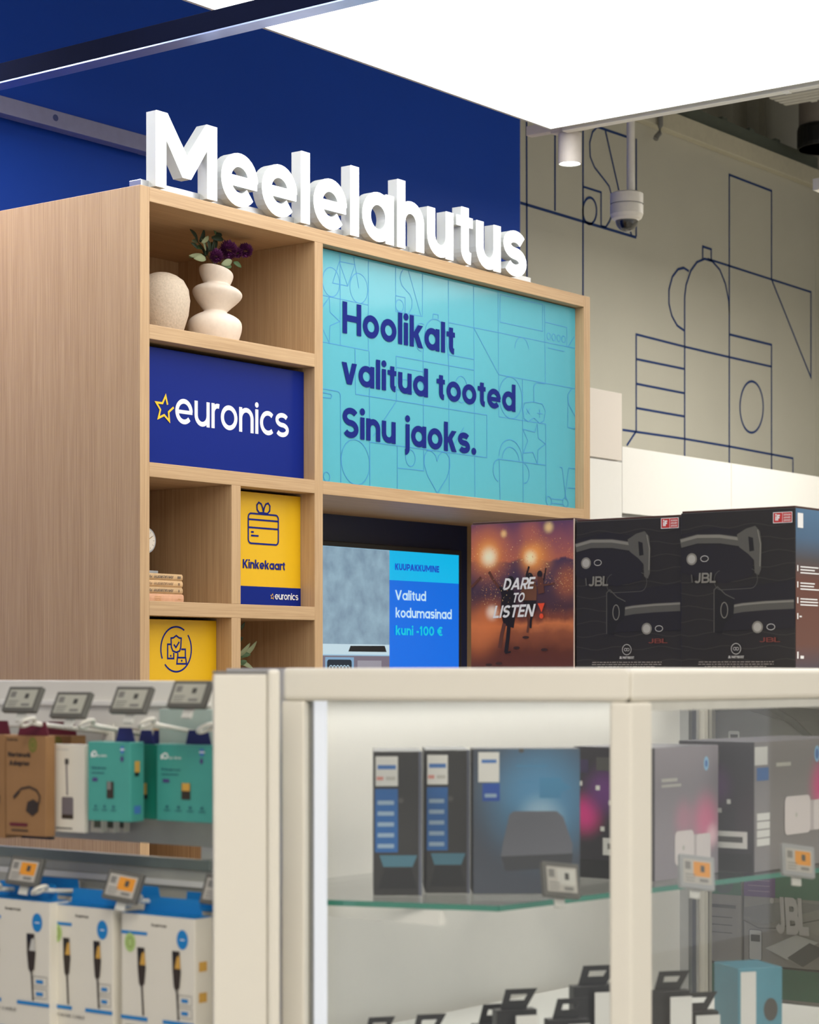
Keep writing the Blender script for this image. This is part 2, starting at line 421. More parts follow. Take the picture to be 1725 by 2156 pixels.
# ---- painted line mural on the cream wall (flat print, each figure its own part)
def mural(pts, wd=.0125, closed=False, ppt=True):
    q = [onY(a, b, WY - .001) for a, b in pts]
    mb = MB(); Lf, Rt = ribbon([(p.x, p.z) for p in q], wd, closed); n = len(q)
    for i in range(n if closed else n - 1):
        j = (i + 1) % n; mb.face([Lf[i], Rt[i], Rt[j], Lf[j]], WY - .0015)
    mesh_obj('mural_line', mb, muralink, wb)
mural([(1109, 240), (1110, 640)]); mural([(1169, 268), (1169, 444)]); mural([(1228, 268), (1228, 640)])
mural([(1096, 427), (1340, 500)], .014); mural([(1340, 498), (1340, 292)])
mural([(1258, 267), (1325, 290)], .013); mural([(1228, 393), (1266, 405), (1266, 476)], .011)
o_ = arc(1242, 444, 14.5, 28, 0, 360, 28)[:-1]; mural(o_, closed=True)
mural([(1258, 267), (1248, 278), (1242, 300), (1243, 330), (1252, 352), (1270, 375), (1283, 392), (1290, 420), (1289, 450), (1284, 466), (1276, 478), (1266, 476)], .0105)
mural([(1275, 275), (1305, 408)]); mural([(1305, 408), (1330, 495)])
mural([(1536, 990), (1536, 368), (1625, 402), (1625, 588)]); mural([(1490, 545), (1708, 615), (1708, 795), (1625, 588)], .0115)
mural([(1480, 547), (1480, 519), (1498, 525), (1498, 551)])
mural([(1442, 990), (1442, 640)] + arc(1488, 640, 47, 96, 180, 360)[1:] if False else [(1442, 990), (1442, 625), (1445, 600), (1455, 570), (1468, 552), (1484, 545), (1500, 550), (1516, 568), (1528, 598), (1535, 635), (1536, 660)])
mural([(1451, 571), (1440, 564), (1428, 567), (1416, 583), (1409, 610), (1409, 640), (1415, 665), (1426, 685), (1441, 696)])
mural([(1320, 938), (1340, 908), (1340, 704), (1442, 730), (1536, 752), (1625, 772)], .0115); mural([(1536, 704), (1625, 726), (1625, 1020)])
for ya, yb in ((756, 777), (808, 828), (859, 877)): mural([(1340, ya), (1442, yb)], .0115)
mural([(1311, 905), (1442, 924), (1536, 940), (1670, 965), (1670, 1020)], .0115)
mural([(1583 + 24.5 * math.cos(a), 857 + 54 * math.sin(a)) for a in [2 * PI * i / 36 for i in range(36)]], closed=True)

# =================================================================== LIGHTS OF THE PLACE, AND ADDED ONES
PZ = 3.4
pc = onZ(1160, 271, PZ)
lb = T('light_box', 'huge square luminous ceiling panel hanging above the shelf unit', 'light box', (pc.x, pc.y, PZ))
LBW, LBD = 3.3, 3.2
lb.box('diffuser', (-LBW, -LBD, 0, 0, 0, .01), mat('light_box_diffuser', (255, 254, 252), .5, emit=PANEL_EMIT))
mb = MB()
mb.box(-LBW, 0, 0, .012, .012, .09).box(0, -LBD, 0, .012, 0, .09).box(-LBW - .012, -LBD, 0, -LBW, 0, .09).box(-LBW, -LBD - .012, 0, 0, -LBD, .09)
lb.part('frame', mb, lgrey)
lb.box('cover', (-LBW, -LBD, .06, 0, 0, .085), white)
mb = MB()
for x in (-.4, -LBW + .4):
    for y in (-.4, -LBD + .4): mb.tube([(x, y, .085), (x, y, CEIL_Z - PZ)], .004, 6)
lb.part('suspension_cable', mb, alu)
tr_ = T('edge_track', 'thin white track running along the right edge of the luminous panel', 'track', (pc.x + .04, pc.y, PZ))
mb = MB().box(0, -LBD, -.004, .035, -.02, .03); tr_.part('rail', mb, white, bevel=.002)
mb = MB()
for k in range(3): mb.box(.008, -.9 - k * .9, -.008, .027, -.88 - k * .9, -.003)
tr_.part('joint_clip', mb, white)
# canopy beam
beam = T('canopy_beam', 'dark navy square beam crossing above the shelf unit at the upper left', 'beam', (4.29, 1.3, 3.2))
beam.box('beam_body', (0, 0, 0.004, .056, 4.3, .058), mat('navy_beam_paint', (8, 13, 34), .9, spec=.04), bevel=.002)
beam.box('underside_strip', (0, 0, 0, .056, 4.3, .004), mat('satin_metal_strip', (150, 165, 205), .3, metal=.8), label='pale metal strip along the underside')
mb = MB()
for y in (.6, 3.9): mb.tube([(.028, y, .058), (.028, y, 1.4 if y < 1 else 2.1)], .004, 6)
beam.part('hanger_rod', mb, alu)
# tube on the blue wall
tz = onY(0, 200, 5.52)
tb = T('wall_tube', 'lilac-grey metal box tube fixed along the blue wall, left of the lit letters', 'tube', (2.2, 5.52, tz.z - .058))
xe = onY(365, 300, 5.52).x - 2.2
tb.box('tube_body', (0, 0, 0, xe, .05, .058), mat('lilac_metal', (150, 152, 190), .4, metal=.3), bevel=.002)
hx = onY(117, 248, 5.52)
tb.part('drill_hole', MB().xzprism(arc(hx.x - 2.2, hx.z - tb.loc.z, .0125, .0115, 0, 360, 20)[:-1], -.0006, .004), mat('hole_blue', (60, 72, 130), .5))
tb.box('spacer', (.3, .05, .01, .36, .08, .05), alu); tb.box('spacer', (xe - .1, .05, .01, xe - .04, .08, .05), alu)
LZC = 3.6
# luminaires elsewhere in the shop (unseen); gondola and blue-wall ones are added to brighten
for k, (x, y, lab) in enumerate(((-1.2, -1.0, 'square ceiling luminaire over the aisle behind the camera'), (.3, .5, 'unseen square luminaire added above the camera to brighten the foreground'), (1.6, -1.4, 'square ceiling luminaire over the display tables'), 
        (6.0, -.6, 'square ceiling luminaire right of the glass showcase'), (9.3, 1.2, 'square ceiling luminaire near the right wall'), (9.3, 3.8, 'square ceiling luminaire lighting the cream wall'), (3.8, 5.25, 'unseen small square luminaire added to brighten the blue wall'))):
    t = T('ceiling_light', lab, 'ceiling light', (x, y, LZC), 0, 'ceiling luminaires of the shop')
    hs = .3 if x == 3.8 else .6
    t.box('diffuser', (-hs, -hs, 0, hs, hs, .01), mat('added_wall_diffuser', (255, 250, 246), .5, emit=CEIL_EMIT * 2.6) if hs < .5 else mat('wall_side_diffuser', (255, 250, 242), .5, emit=CEIL_EMIT * 1.0) if x > 9 else mat('luminaire_diffuser', (255, 246, 234), .5, emit=CEIL_EMIT))
    t.part('frame', MB().box(-hs - .03, -hs - .03, .01, hs + .03, hs + .03, .06), white)
    t.part('suspension_cable', MB().tube([(0, 0, .06), (0, 0, CEIL_Z - LZC)], .004, 6), alu)

# =================================================================== SHELF UNIT
UX, UY = 4.290, 4.218
u = T('shelf_unit', 'tall oak shelf unit with open compartments, carrying the lit lettering', 'shelf unit', (UX, UY, 0))
UW, UD, UH, TH = 2.259, .58, 2.832, .04
xl, xm0, xm1, xd0, xd1, xr = .037, .741, .779, .371, .410, 2.219
u.box('side_panel', (0, 0, 0, xl, UD, UH), WV, bevel=.001)
u.box('side_panel', (xr, 0, 0, UW, UD, UH), WV, bevel=.001)
u.box('upright', (xm0, 0, .1, xm1, UD - .02, UH - TH), WV, bevel=.001)
u.box('top_board', (xl, 0, UH - TH, xr, UD, UH), WH, bevel=.001)
SH = [2.456, 2.078, 1.698, 1.318, .938, .558, .12]
for z in SH: u.box('shelf', (xl, .0, z - TH, xm0, UD - .02, z), WH, bevel=.001)
for za, zb in ((SH[2], SH[1] - TH), (SH[3], SH[2] - TH), (SH[4], SH[3] - TH), (SH[5], SH[4] - TH), (SH[6], SH[5] - TH)):
    u.box('divider', (xd0, 0, za, xd1, UD - .02, zb), WV, bevel=.001)
u.box('crossboard', (xm1, 0, SH[1] - TH, xr, UD - .02, SH[1]), WH, bevel=.001)
u.box('counter_board', (xm1, 0, .86, xr, UD - .02, .9), WH, bevel=.001)
u.box('plinth', (xl, .03, 0, xr, .05, SH[6] - TH), WV)
u.box('back_panel', (xl, UD - .02, 0, xm0, UD, UH - TH), WV)
u.box('back_panel', (xm0, UD - .02, 0, xr, UD, UH - TH), WV)
u.box('media_back', (xm1, .51, .9, xr, UD - .02, SH[1] - TH), navy, label='dark navy back of the screen bay')
u.box('socket_box', (.04, UD - .06, 2.63, .115, UD - .02, 2.71), navy, label='dark navy box at the back of the top compartment')

# ---- inset panels
def sign_thing(name, label, x0, z0, x1, z1, y, m, cat='sign'):
    t = T(name, label, cat, (UX + x0, UY + y, z0)); t.box('panel', (0, 0, 0, x1 - x0, .012, z1 - z0), m, bevel=.0008)
    return t
def unit_text(t, pr, txt, a, b, cap_px, m, w=.12, track=.075, **k):
    """a=(px,py) baseline start, b=px end"""
    x0, z0 = t.at(a[0], a[1]); x1, _ = t.at(b, a[1])
    _, zc = t.at(a[0], a[1] - cap_px)
    pr.text(txt, x0, z0, x1 - x0, zc - z0, m, w, track, **k)

tp = sign_thing('message_panel', 'large turquoise panel with navy words Hoolikalt valitud tooted Sinu jaoks.', xm1 + .001, SH[1] + .001, xr - .001, UH - TH - .003, .036, turq)
pr = Print(tp)
def pl(pts, closed=False, wd=.0022): pr.line([tp.at(660 + a / 2.875, 500 + b / 2.875) for a, b in pts], wd, turqline, closed)
def pe(cx, cy, rx, ry, a0=0, a1=360):
    q = [(cx + rx * math.cos(math.radians(a)), cy + ry * math.sin(math.radians(a)) + (rx * math.cos(math.radians(a))) * .2) for a in [a0 + (a1 - a0) * i / 32 for i in range(33)]]
    pl(q)
# bicycle
pe(107, 270, 52, 88); pe(275, 308, 54, 90); pl([(158, 145), (252, 165), (208, 294), (116, 276), (158, 145)]); pl([(158, 150), (208, 294)]); pl([(243, 115), (275, 308)])
pl([(161, 95), (163, 650)]); pl([(56, 350), (333, 409)]); pl([(333, 130), (333, 684)]); pl([(56, 632), (335, 686)])
pl([(56, 420), (97, 362), (100, 452), (160, 508), (100, 535), (97, 640), (60, 560)])
pl([(498, 175), (498, 448), (660, 478), (661, 212)]); pl([(498, 352), (556, 364), (556, 455)]); pe(522, 413, 24, 36)
pl([(545, 195), (530, 215), (525, 250), (535, 290), (560, 320), (585, 345), (598, 380), (595, 430), (575, 460)]); pl([(575, 200), (650, 470)])
pl([(817, 255), (823, 1545)]); pl([(970, 290), (978, 1570)]); pl([(1118, 320), (1123, 1085), (1408, 1130)]); pl([(820, 515), (1118, 575), (1580, 670)])
pl([(1130, 345), (1388, 406), (1388, 568), (1130, 512), (1130, 345)]); pl([(1400, 410), (1404, 880)]); pl([(1404, 512), (1535, 545), (1535, 660)])
for x in (1425, 1455, 1485, 1515): pe(x, 598 + (x - 1425) * .2, 11, 20)
pl([(1420, 668), (1520, 690)]); pl([(970, 545), (1122, 830), (1582, 915)]); pe(1262, 680, 42, 75, 180, 350)
pl([(1540, 665), (1580, 600)])
pl([(723, 492), (725, 462), (756, 468), (756, 498)]); pe(740, 590, 64, 95, 180, 360); pl([(676, 575), (664, 700), (668, 1412), (508, 1395)]); pl([(804, 605), (823, 800)]); pe(655, 605, 45, 85, 90, 290)
pl([(500, 718), (972, 803)]); pl([(500, 718), (503, 985)]); pl([(503, 785), (664, 812)]); pl([(503, 852), (664, 880)]); pl([(503, 920), (664, 944)]); pl([(820, 710), (972, 738)])
pe(895, 920, 38, 80); pl([(252, 675), (255, 948), (1050, 1075), (1050, 1332), (340, 1238)]); pl([(338, 690), (342, 1505)]); pl([(360, 1205), (503, 990)]); pl([(830, 1290), (910, 1150)])
pl([(56, 915), (150, 932), (163, 950), (166, 1485)]); pl([(56, 938), (105, 948), (112, 960), (105, 973), (56, 967)])
pe(254, 1360, 86, 136); pe(80, 1448, 19, 28); pl([(508, 1265), (508, 1520)]); pl([(558, 1232), (558, 1268)]); pe(587, 1335, 29, 50)
pl([(748, 1355), (740, 1320), (715, 1292), (690, 1290), (672, 1320), (670, 1370), (690, 1440), (750, 1548), (808, 1455), (826, 1390), (824, 1335), (805, 1305), (780, 1298), (758, 1320), (748, 1355)])
pe(1194, 970, 70, 126); pl([(1265, 860), (1270, 1610)]); pl([(1335, 1000), (1333, 900), (1350, 880), (1400, 885)])
pl([(1280, 1000), (1330, 995), (1385, 1008), (1404, 1050), (1395, 1110), (1370, 1125), (1335, 1092), (1300, 1115), (1275, 1095), (1268, 1040), (1280, 1000)])
pl([(1288, 1035), (1310, 1070)]); pl([(1288, 1070), (1310, 1035)]); pl([(1352, 1062), (1386, 1068)]); pl([(1369, 1040), (1369, 1090)])
pl([(1355, 1130), (1340, 1178), (1268, 1160), (1298, 1230), (1270, 1305), (1328, 1300), (1356, 1370), (1360, 1285), (1405, 1250), (1362, 1215), (1355, 1130)])
pl([(1406, 1130), (1408, 1600)]); pl([(1115, 1340), (1405, 1378)])
pl([(1125, 1345), (1130, 1590)]); pe(1194, 1335, 70, 110, 180, 360); pe(1194, 1345, 50, 75, 180, 360); pe(1120, 1410, 32, 65, 90, 270); pe(1272, 1428, 34, 60, -90, 90)
pl([(1565, 915), (1540, 950), (1545, 1010), (1583, 1080)]); pl([(1540, 950), (1540, 1150), (1583, 1158)])
pe(1425, 1595, 16, 28); pe(1525, 1605, 16, 28); pl([(1440, 1582), (1510, 1588)]); pl([(1440, 1608), (1510, 1615)]); pl([(1490, 1390), (1505, 1392), (1530, 1590)]); pl([(1545, 1395), (1583, 1400)]); pl([(1545, 1395), (1520, 1580)]); pl([(1540, 1515), (1583, 1520)])
pr.done('line_drawing', label='faint blue line drawings of a bicycle, heart, star and kettle')
for txt, a, b, cap in (('Hoolikalt', (721, 701), 958, 67), ('valitud tooted', (719, 807), 1085, 62), ('Sinu jaoks.', (721, 920), 1002, 64)):
    pr = Print(tp, -.0014); unit_text(tp, pr, txt, a, b, cap, navyink, .142, .058); pr.done('lettering')

def brand(t, pr, a, b, cap_px, starp, sr, colr=whiteink):
    unit_text(t, pr, 'euronics', a, b, cap_px, colr, .10, .055)
    sx, sz = t.at(*starp)
    pts = star(sx, sz, sr, sr * .47, 12); sx2 = [(x, z) for x, z in pts]
    p2 = Print(t, -.0012); p2.line([sx2[i] for i in (1, 2, 3, 4, 5, 6, 7, 8, 9, 0)], sr * .16, yellowink); p2.done('star_outline')
bp_ = sign_thing('shop_sign_panel', 'royal blue panel with white shop name and yellow outlined star', xl + .001, SH[1] + .001, xm0 - .001, SH[0] - TH - .012, .042, bluep)
pr = Print(bp_); brand(bp_, pr, (369, 891), 608, 73, (346, 861), .037); pr.done('lettering')
gp = sign_thing('gift_card_panel', 'yellow panel with gift card icon, word Kinkekaart and blue foot band', xd1 + .001, SH[2] + .001, xm0 - .001, SH[1] - TH - .008, .055, yellow)
pr = Print(gp)
def g5(t, a, b): return t.at(280 + a / 4.107, 960 + b / 4.107)
w5, h5 = xm0 - xd1 - .002, 0
zb = g5(gp, 1000, 1125)[1]
pr.rect(0, 0, w5, zb, bluep); pr.done('foot_band', label='dark blue band along the bottom')
pr = Print(gp, -.0008)
c0 = g5(gp, 996, 500); c1 = g5(gp, 1256, 770)
def rrect(x0, z0, x1, z1, r):
    return arc(x1 - r, z1 - r, r, r, 0, 90, 5) + arc(x0 + r, z1 - r, r, r, 90, 180, 5) + arc(x0 + r, z0 + r, r, r, 180, 270, 5) + arc(x1 - r, z0 + r, r, r, 270, 360, 5)
lw = .005
cz1 = g5(gp, 1126, 505)[1]; cz0 = g5(gp, 1126, 762)[1]
pr.line(rrect(c0[0], cz0, c1[0], cz1, .012), lw, navyink, True)
for f_ in (.80, .53): pr.line([(c0[0], cz0 + (cz1 - cz0) * f_), (c1[0], cz0 + (cz1 - cz0) * f_)], lw, navyink)
pr.line([(c0[0] + .012, cz0 + (cz1 - cz0) * .38), (c0[0] + .024, cz0 + (cz1 - cz0) * .38)], lw, navyink)
pr.line([(c0[0] + .012, cz0 + (cz1 - cz0) * .26), (c0[0] + .045, cz0 + (cz1 - cz0) * .26)], lw, navyink)
cxm = (c0[0] + c1[0]) / 2
for sgn in (-1, 1):
    lp = [(cxm, cz1 + .004), (cxm + sgn * .018, cz1 + .003), (cxm + sgn * .028, cz1 + .012), (cxm + sgn * .029, cz1 + .026), (cxm + sgn * .021, cz1 + .034), (cxm + sgn * .010, cz1 + .03), (cxm + sgn * .003, cz1 + .018)]
    pr.line(lp, lw, navyink, True)
pr.done('icon')
pr = Print(gp, -.0008); unit_text(gp, pr, 'Kinkekaart', (511, 1196), 600, 19, navyink, .14, .05); pr.done('lettering')
pr = Print(gp, -.0018); brand(gp, pr, (578, 1262), 627, 15, (573, 1256), .0085); pr.done('lettering')
ip = sign_thing('insurance_panel', 'yellow panel with circled shield and devices icon, lower left compartment', xl + .001, SH[3] + .001, xd0 - .001, SH[2] - TH - .008, .058, yellow)
pr = Print(ip)
ic = ip.at(371, 1367); rr = .062
pr.line(arc(ic[0], ic[1], rr, rr * 1.02, 58, 205, 24), lw, navyink); pr.line(arc(ic[0], ic[1], rr, rr * 1.02, 222, 400, 26), lw, navyink)
def I(x, z): return (ic[0] + x * rr, ic[1] + z * rr)
pr.line([I(*p) for p in ((0, .62), (.18, .52), (.33, .5), (.30, .1), (.22, -.08), (0, -.14), (-.22, -.08), (-.32, .1), (-.34, .5), (-.18, .52))], lw, navyink, True)
pr.line([I(-.16, .22), I(-.02, .08), I(.2, .34)], lw, navyink)
pr.line([I(-.34, .22), I(-.56, .22), I(-.56, -.42), I(-.16, -.42), I(-.16, -.16)], lw, navyink)
pr.line([I(.32, .0), I(.6, .0), I(.6, -.36)], lw, navyink); pr.line([I(.1, -.16), I(.1, -.36)], lw, navyink)
pr.line([I(.08, -.38), I(.62, -.38), I(.68, -.66), I(.04, -.66)], lw, navyink, True)
pr.disc(*I(-.36, -.3), .003, .003, navyink); pr.disc(*I(.36, -.52), .003, .003, navyink); pr.done('icon')

# ---- lit letters
sx0 = UX; sgy = UY + .008
sg = T('lit_lettering', 'white illuminated block letters reading Meelelahutus on top of the shelf unit', 'sign', (UX + .072, sgy, UH))
sg.box('mounting_rail', (-.03, .03, 0, 1.87, .075, .028), alu, bevel=.001)
SW_, SCAP = 1.800, .209
wt = .134
out, adv = layout('Meelelahutus', wt, .066); fx = SW_ / adv; fz = SCAP / C_
lside = mat('letter_side_acrylic', (188, 192, 190), .45, var=.01)
for ch, ox, E in out:
    mbs = MB(); mbf = MB()
    for e in E:
        if e[0] == 'p':
            q = [((p[0] + ox) * fx, p[1] * fz + .010) for p in e[1]]
            mbs.xzprism(q, .0025, .039); mbf.xzprism(q, 0, .0024)
        else:
            Lf, Rt = ribbon(e[1], e[3] if e[0] == 'w' else wt, e[2]); n = len(Lf)
            for i in range(n if e[2] else n - 1):
                j = (i + 1) % n
                q = [((p[0] + ox) * fx, p[1] * fz + .010) for p in (Lf[i], Rt[i], Rt[j], Lf[j])]
                mbs.xzprism(q, .0025, .039); mbf.xzprism(q, 0, .0024)
    lo = sg.part('letter', mbs, lside); mesh_obj('lit_face', mbf, hotwhite, lo)

# ---- vases and flowers
def vase(name, label, px, py, rings, m, n=40, y=.2):
    t = T(name, label, 'vase', (0, 0, 0))
    p = onY(px, py, UY + y); base = Vector((p.x, p.y, SH[0]))
    t.o.location = base; t.loc = base
    rs = []
    for (z, r, ox, tilt) in rings:
        rs.append([(ox + r * math.cos(a), r * math.sin(a), z + tilt * r * math.cos(a)) for a in [2 * PI * i / n for i in range(n)]])
    t.part('body', MB().rings(rs, False), m, smooth=True)
    return t
cer = mat('matte_cream_ceramic', (224, 210, 194), .75, scale=60, bump=.15)
v1 = vase('tiered_vase', 'cream vase of three stacked bulges holding purple flowers', 456, 700, [], cer) if False else None
S8 = 4.79
vy = .13
bx = onY(300 + 735 / S8, 560, UY + vy).x
dv = (UY + vy) / ray(300 + 735 / S8, 560).y
kx = dv / F * 1.0
def v8(w_px): return w_px / S8 * dv / F / 2
rg = []
for (yy, wp, off, tl) in ((1330, 440, 0, 0), (1300, 470, 0, 0), (1200, 545, 0, 0), (1130, 560, 0, 0), (1075, 530, 0, -.02), (1030, 400, 4, -.05), (1005, 260, 6, -.08), (990, 224, 10, -.08), (975, 250, 12, -.08), (930, 330, 20, -.08), (870, 440, 32, -.1), (820, 504, 40, -.12), (785, 512, 40, -.12), (750, 440, 38, -.12), (728, 310, 34, -.12), (715, 262, 34, -.12), (700, 270, 34, -.14), (650, 320, 28, -.18), (605, 350, 24, -.24), (575, 345, 20, -.3), (570, 325, 22, -.3), (590, 300, 22, -.3)):
    rg.append(((1330 - yy) / S8 * dv / F * 1.0, v8(wp), (off - 10) / S8 * dv / F, tl))
t = T('tiered_vase', 'cream vase of three stacked bulges holding purple flowers', 'vase', (bx, UY + vy, SH[0])); n = 44
t.part('body', MB().rings([[(ox + r * math.cos(a) * CCc + 0, r * math.sin(a), z + tilt * r * math.cos(a)) for a in [2 * PI * i / n for i in range(n)]] for (z, r, ox, tilt) in rg for CCc in (1,)], False), cer, smooth=True)
t.o.children[0].modifiers.new('smooth', 'SUBSURF').render_levels = 2
tv = t; topz = SH[0] + rg[-2][0]
vb = .16; d2 = (UY + vb) / ray(345, 640).y; b2 = onY(341, 640, UY + vb).x
t = T('round_vase', 'speckled beige round vase standing left of the tiered vase', 'vase', (b2, UY + vb, SH[0]))
kk = d2 / F
t.part('body', MB().lathe([(.001, 0), (34 * kk, 0), (44 * kk, 12 * kk), (56 * kk, 50 * kk), (59.5 * kk, 80 * kk), (56 * kk, 104 * kk), (46 * kk, 122 * kk), (32 * kk, 132 * kk), (20 * kk, 137 * kk), (16 * kk, 138 * kk), (13 * kk, 136 * kk), (10 * kk, 130 * kk)], 44, cap=False),
       mat('speckled_stoneware', (196, 180, 160), .9, scale=150, var=.09, bump=.6), smooth=True)
fl = T('flower_bunch', 'purple pompom flowers with grey-green leaves in the tiered vase', 'flowers', (bx + .005, UY + vy, topz - .02))
lm = [mat('dark_leaf', (44, 62, 44), .6), mat('sage_leaf', (140, 148, 112), .7), mat('mid_leaf', (74, 100, 62), .6)]
petal = mat('purple_petal', (104, 42, 100), .6, var=.3, scale=90)
stem = mat('flower_stem', (88, 84, 52), .7)
def leaf(t, base, tip, width, m, bend=.3, name='leaf'):
    b, e = Vector(base), Vector(tip); d = e - b; L = d.length; dn = d.normalized()
    side = dn.cross(Vector((.3, -1, .2))).normalized(); up = side.cross(dn).normalized()
    mb = MB(); n = 6; vs = []
    for i in range(n + 1):
        f = i / n; wd = width * math.sin(PI * (.08 + .9 * f)) ** .8 / 2; c = b + d * f + up * math.sin(PI * f) * L * bend * .35
        vs += [c - side * wd, c - up * wd * .25, c + side * wd]
    fs = []
    for i in range(n):
        a = i * 3; fs += [(a, a + 1, a + 4, a + 3), (a + 1, a + 2, a + 5, a + 4)]
    mb.add(vs, fs)
    o = t.part(name, mb, m, smooth=True); s_ = o.modifiers.new('thick', 'SOLIDIFY'); s_.thickness = .0008; return o
def P8(px8, py8, dy=0.0):
    q = onY(300 + px8 / S8, 440 + py8 / S8, UY + vy + dy); return fl.lp(q)
fb = Vector((0, 0, 0))
for (bx8, by8, tx8, ty8, wd, mi, dy) in ((640, 520, 560, 330, .010, 0, .01), (560, 330, 480, 205, .014, 0, .01), (580, 330, 625, 205, .013, 0, .02), (640, 420, 600, 300, .014, 1, -.01), (600, 340, 670, 275, .010, 1, -.02),
        (680, 430, 650, 300, .017, 0, -.01), (640, 470, 640, 360, .018, 0, .0), (700, 430, 740, 260, .018, 0, .01), (700, 290, 820, 310, .013, 0, 0), (740, 260, 710, 175, .012, 2, 0), (740, 250, 805, 265, .011, 0, .01), (640, 500, 470, 470, .013, 1, 0), (640, 500, 520, 500, .014, 1, -.02),
        (560, 400, 490, 340, .010, 0, 0), (610, 390, 530, 385, .009, 2, .01), (800, 560, 905, 520, .014, 1, -.03), (820, 570, 900, 580, .012, 2, -.03), (920, 540, 1000, 585, .012, 2, -.02), (620, 460, 470, 490, .007, 2, .01), (560, 330, 500, 320, .009, 1, .02), (700, 400, 700, 330, .014, 2, .02)):
    leaf(fl, P8(bx8, by8, dy), P8(tx8, ty8, dy), wd * 1.45, lm[mi])
mb = MB()
for (x8, y8) in ((560, 330), (650, 300), (730, 280), (640, 440), (870, 420), (1040, 410), (740, 470), (800, 560)):
    mb.tube([(0, 0, -.03), P8(720, 560, .005), P8(x8, y8, .005)], .0011, 5)
fl.part('stem', mb, stem)
def pompom(cx8, cy8, r, dy):
    c = P8(cx8, cy8, dy); mb = MB(); N = 210
    for i in range(N):
        z = 1 - 2 * (i + .5) / N; a = i * 2.39996; q = math.sqrt(1 - z * z)
        d = Vector((q * math.cos(a), q * math.sin(a), z)); rr_ = r * random.uniform(.8, 1.1)
        s = d.cross(Vector((.2, .1, 1))).normalized() * r * .15
        p0 = c + d * rr_ * .35; p1 = c + d * rr_ * .8; p2 = c + d * rr_ + Vector((0, 0, .002))
        mb.add([p0, p1 - s, p2, p1 + s], [(0, 1, 2, 3)])
    fl.part('flower', mb, petal)
pompom(870, 415, .030, -.01); pompom(745, 475, .022, -.02); pompom(1040, 420, .024, 0); pompom(960, 445, .017, .01); pompom(805, 455, .018, .02)

# ---- books and clock
bcols = [(196, 164, 122), (206, 172, 128), (190, 160, 120), (206, 160, 128)]
bz = SH[2]; bookpos = []
for k in (3, 2, 1, 0):
    t0 = .019 if k != 3 else .025
    lab = ['topmost beige book of the stack, numeral III on spine', 'second book from top of the beige stack, numeral II on spine', 'third book from top of the beige stack, numeral I on spine', 'bottom pinkish-tan book of the stack with worn gilt spine'][k]
    xright = onY(383 + (2 if k == 3 else 0), 1240, UY + .09).x - UX
    t = T('book', lab, 'book', (UX + xright - .205, UY + .09, bz + .0002), 0, 'old books stacked under the clock')
    cm = mat('book_cover_%s' % ['ivory', 'tan', 'sand', 'rose'][k], bcols[k], .75, var=.06, scale=80)
    mb = MB()
    prof = [(0, .001), (-.003, .004), (-.004, t0 / 2), (-.003, t0 - .004), (0, t0 - .001)]
    vs = [(x, y, z) for x in (0, .205) for y, z in prof]; vs = [(x, y, z) for (x, y, z) in vs]
    mb.add(vs, [(i + 1, i, 5 + i, 6 + i) for i in range(4)] + [(0, 1, 2, 3, 4), (9, 8, 7, 6, 5)])
    mb.box(0, 0, 0, .205, .135, .0025).box(0, 0, t0 - .0027, .205, .135, t0 - .0002)
    t.part('cover', mb, cm)
    t.box('page_block', (.003, .001, .0025, .202, .130, t0 - .0027), mat('paper', (222, 208, 178), .8))
    pr = Print(t, -.0042)
    ink = mat('faded_spine_ink', (78, 74, 74), .6) if k != 1 else mat('brown_spine_ink', (128, 104, 84), .6)
    if k != 3:
        pr.text(['III', 'II', 'I'][k], .187 - [.004, .002, 0][k], t0 * .3, [.012, .007, .003][k], t0 * .38, ink, .13, .09, flip=True)
        pr.text('JOHN GALSWORTHY . FORSYTE', .045, t0 * .3, .121, t0 * .4, ink, .12, .09, flip=True)
    else:
        gi = mat('gilt_ink', (176, 132, 60), .4)
        for zz in (.2, .4, .6): pr.line([(.085 + i * .004, t0 * (zz + .07 * (i % 2))) for i in range(8)], .0009, gi)
        pr.line([(.03 + i * .003, t0 * (.4 + .12 * (i % 2))) for i in range(7)], .0009, gi); pr.line([(.18 + i * .003, t0 * (.35 + .15 * (i % 2))) for i in range(5)], .0009, gi)
    pr.done('spine_lettering'); bz += t0
cx_ = onY(303, 1138, UY + .13)
ck = T('table_clock', 'small round silver table clock on the book stack, half hidden', 'clock', (cx_.x, UY + .13, bz))
rC = .036; zc = cx_.z - bz
ck.part('foot', MB().box(-.03, -.025, 0, .032, .025, .008).box(-.006, -.006, .008, .006, .006, zc - rC + .002), alu, bevel=.001)
ck.part('case', MB().xzprism(arc(0, zc, rC, rC, 0, 360, 40)[:-1], -.012, .016), alu)
ck.part('dial', MB().xzprism(arc(0, zc, rC * .86, rC * .86, 0, 360, 40)[:-1], -.0135, -.0115), mat('clock_dial', (222, 214, 200), .5))
pr = Print(ck, -.0135)
for i in range(12):
    a = PI / 6 * i; pr.line([(rC * .62 * math.cos(a), zc + rC * .62 * math.sin(a)), (rC * .8 * math.cos(a), zc + rC * .8 * math.sin(a))], .001, mgrey)
pr.done('hour_mark'); pr.line([(0, zc), (.02, zc + .012)], .002, mat('brass_hand', (150, 120, 60), .4)); pr.line([(0, zc), (-.006, zc + .026)], .002, MATS['brass_hand']); pr.done('hand')
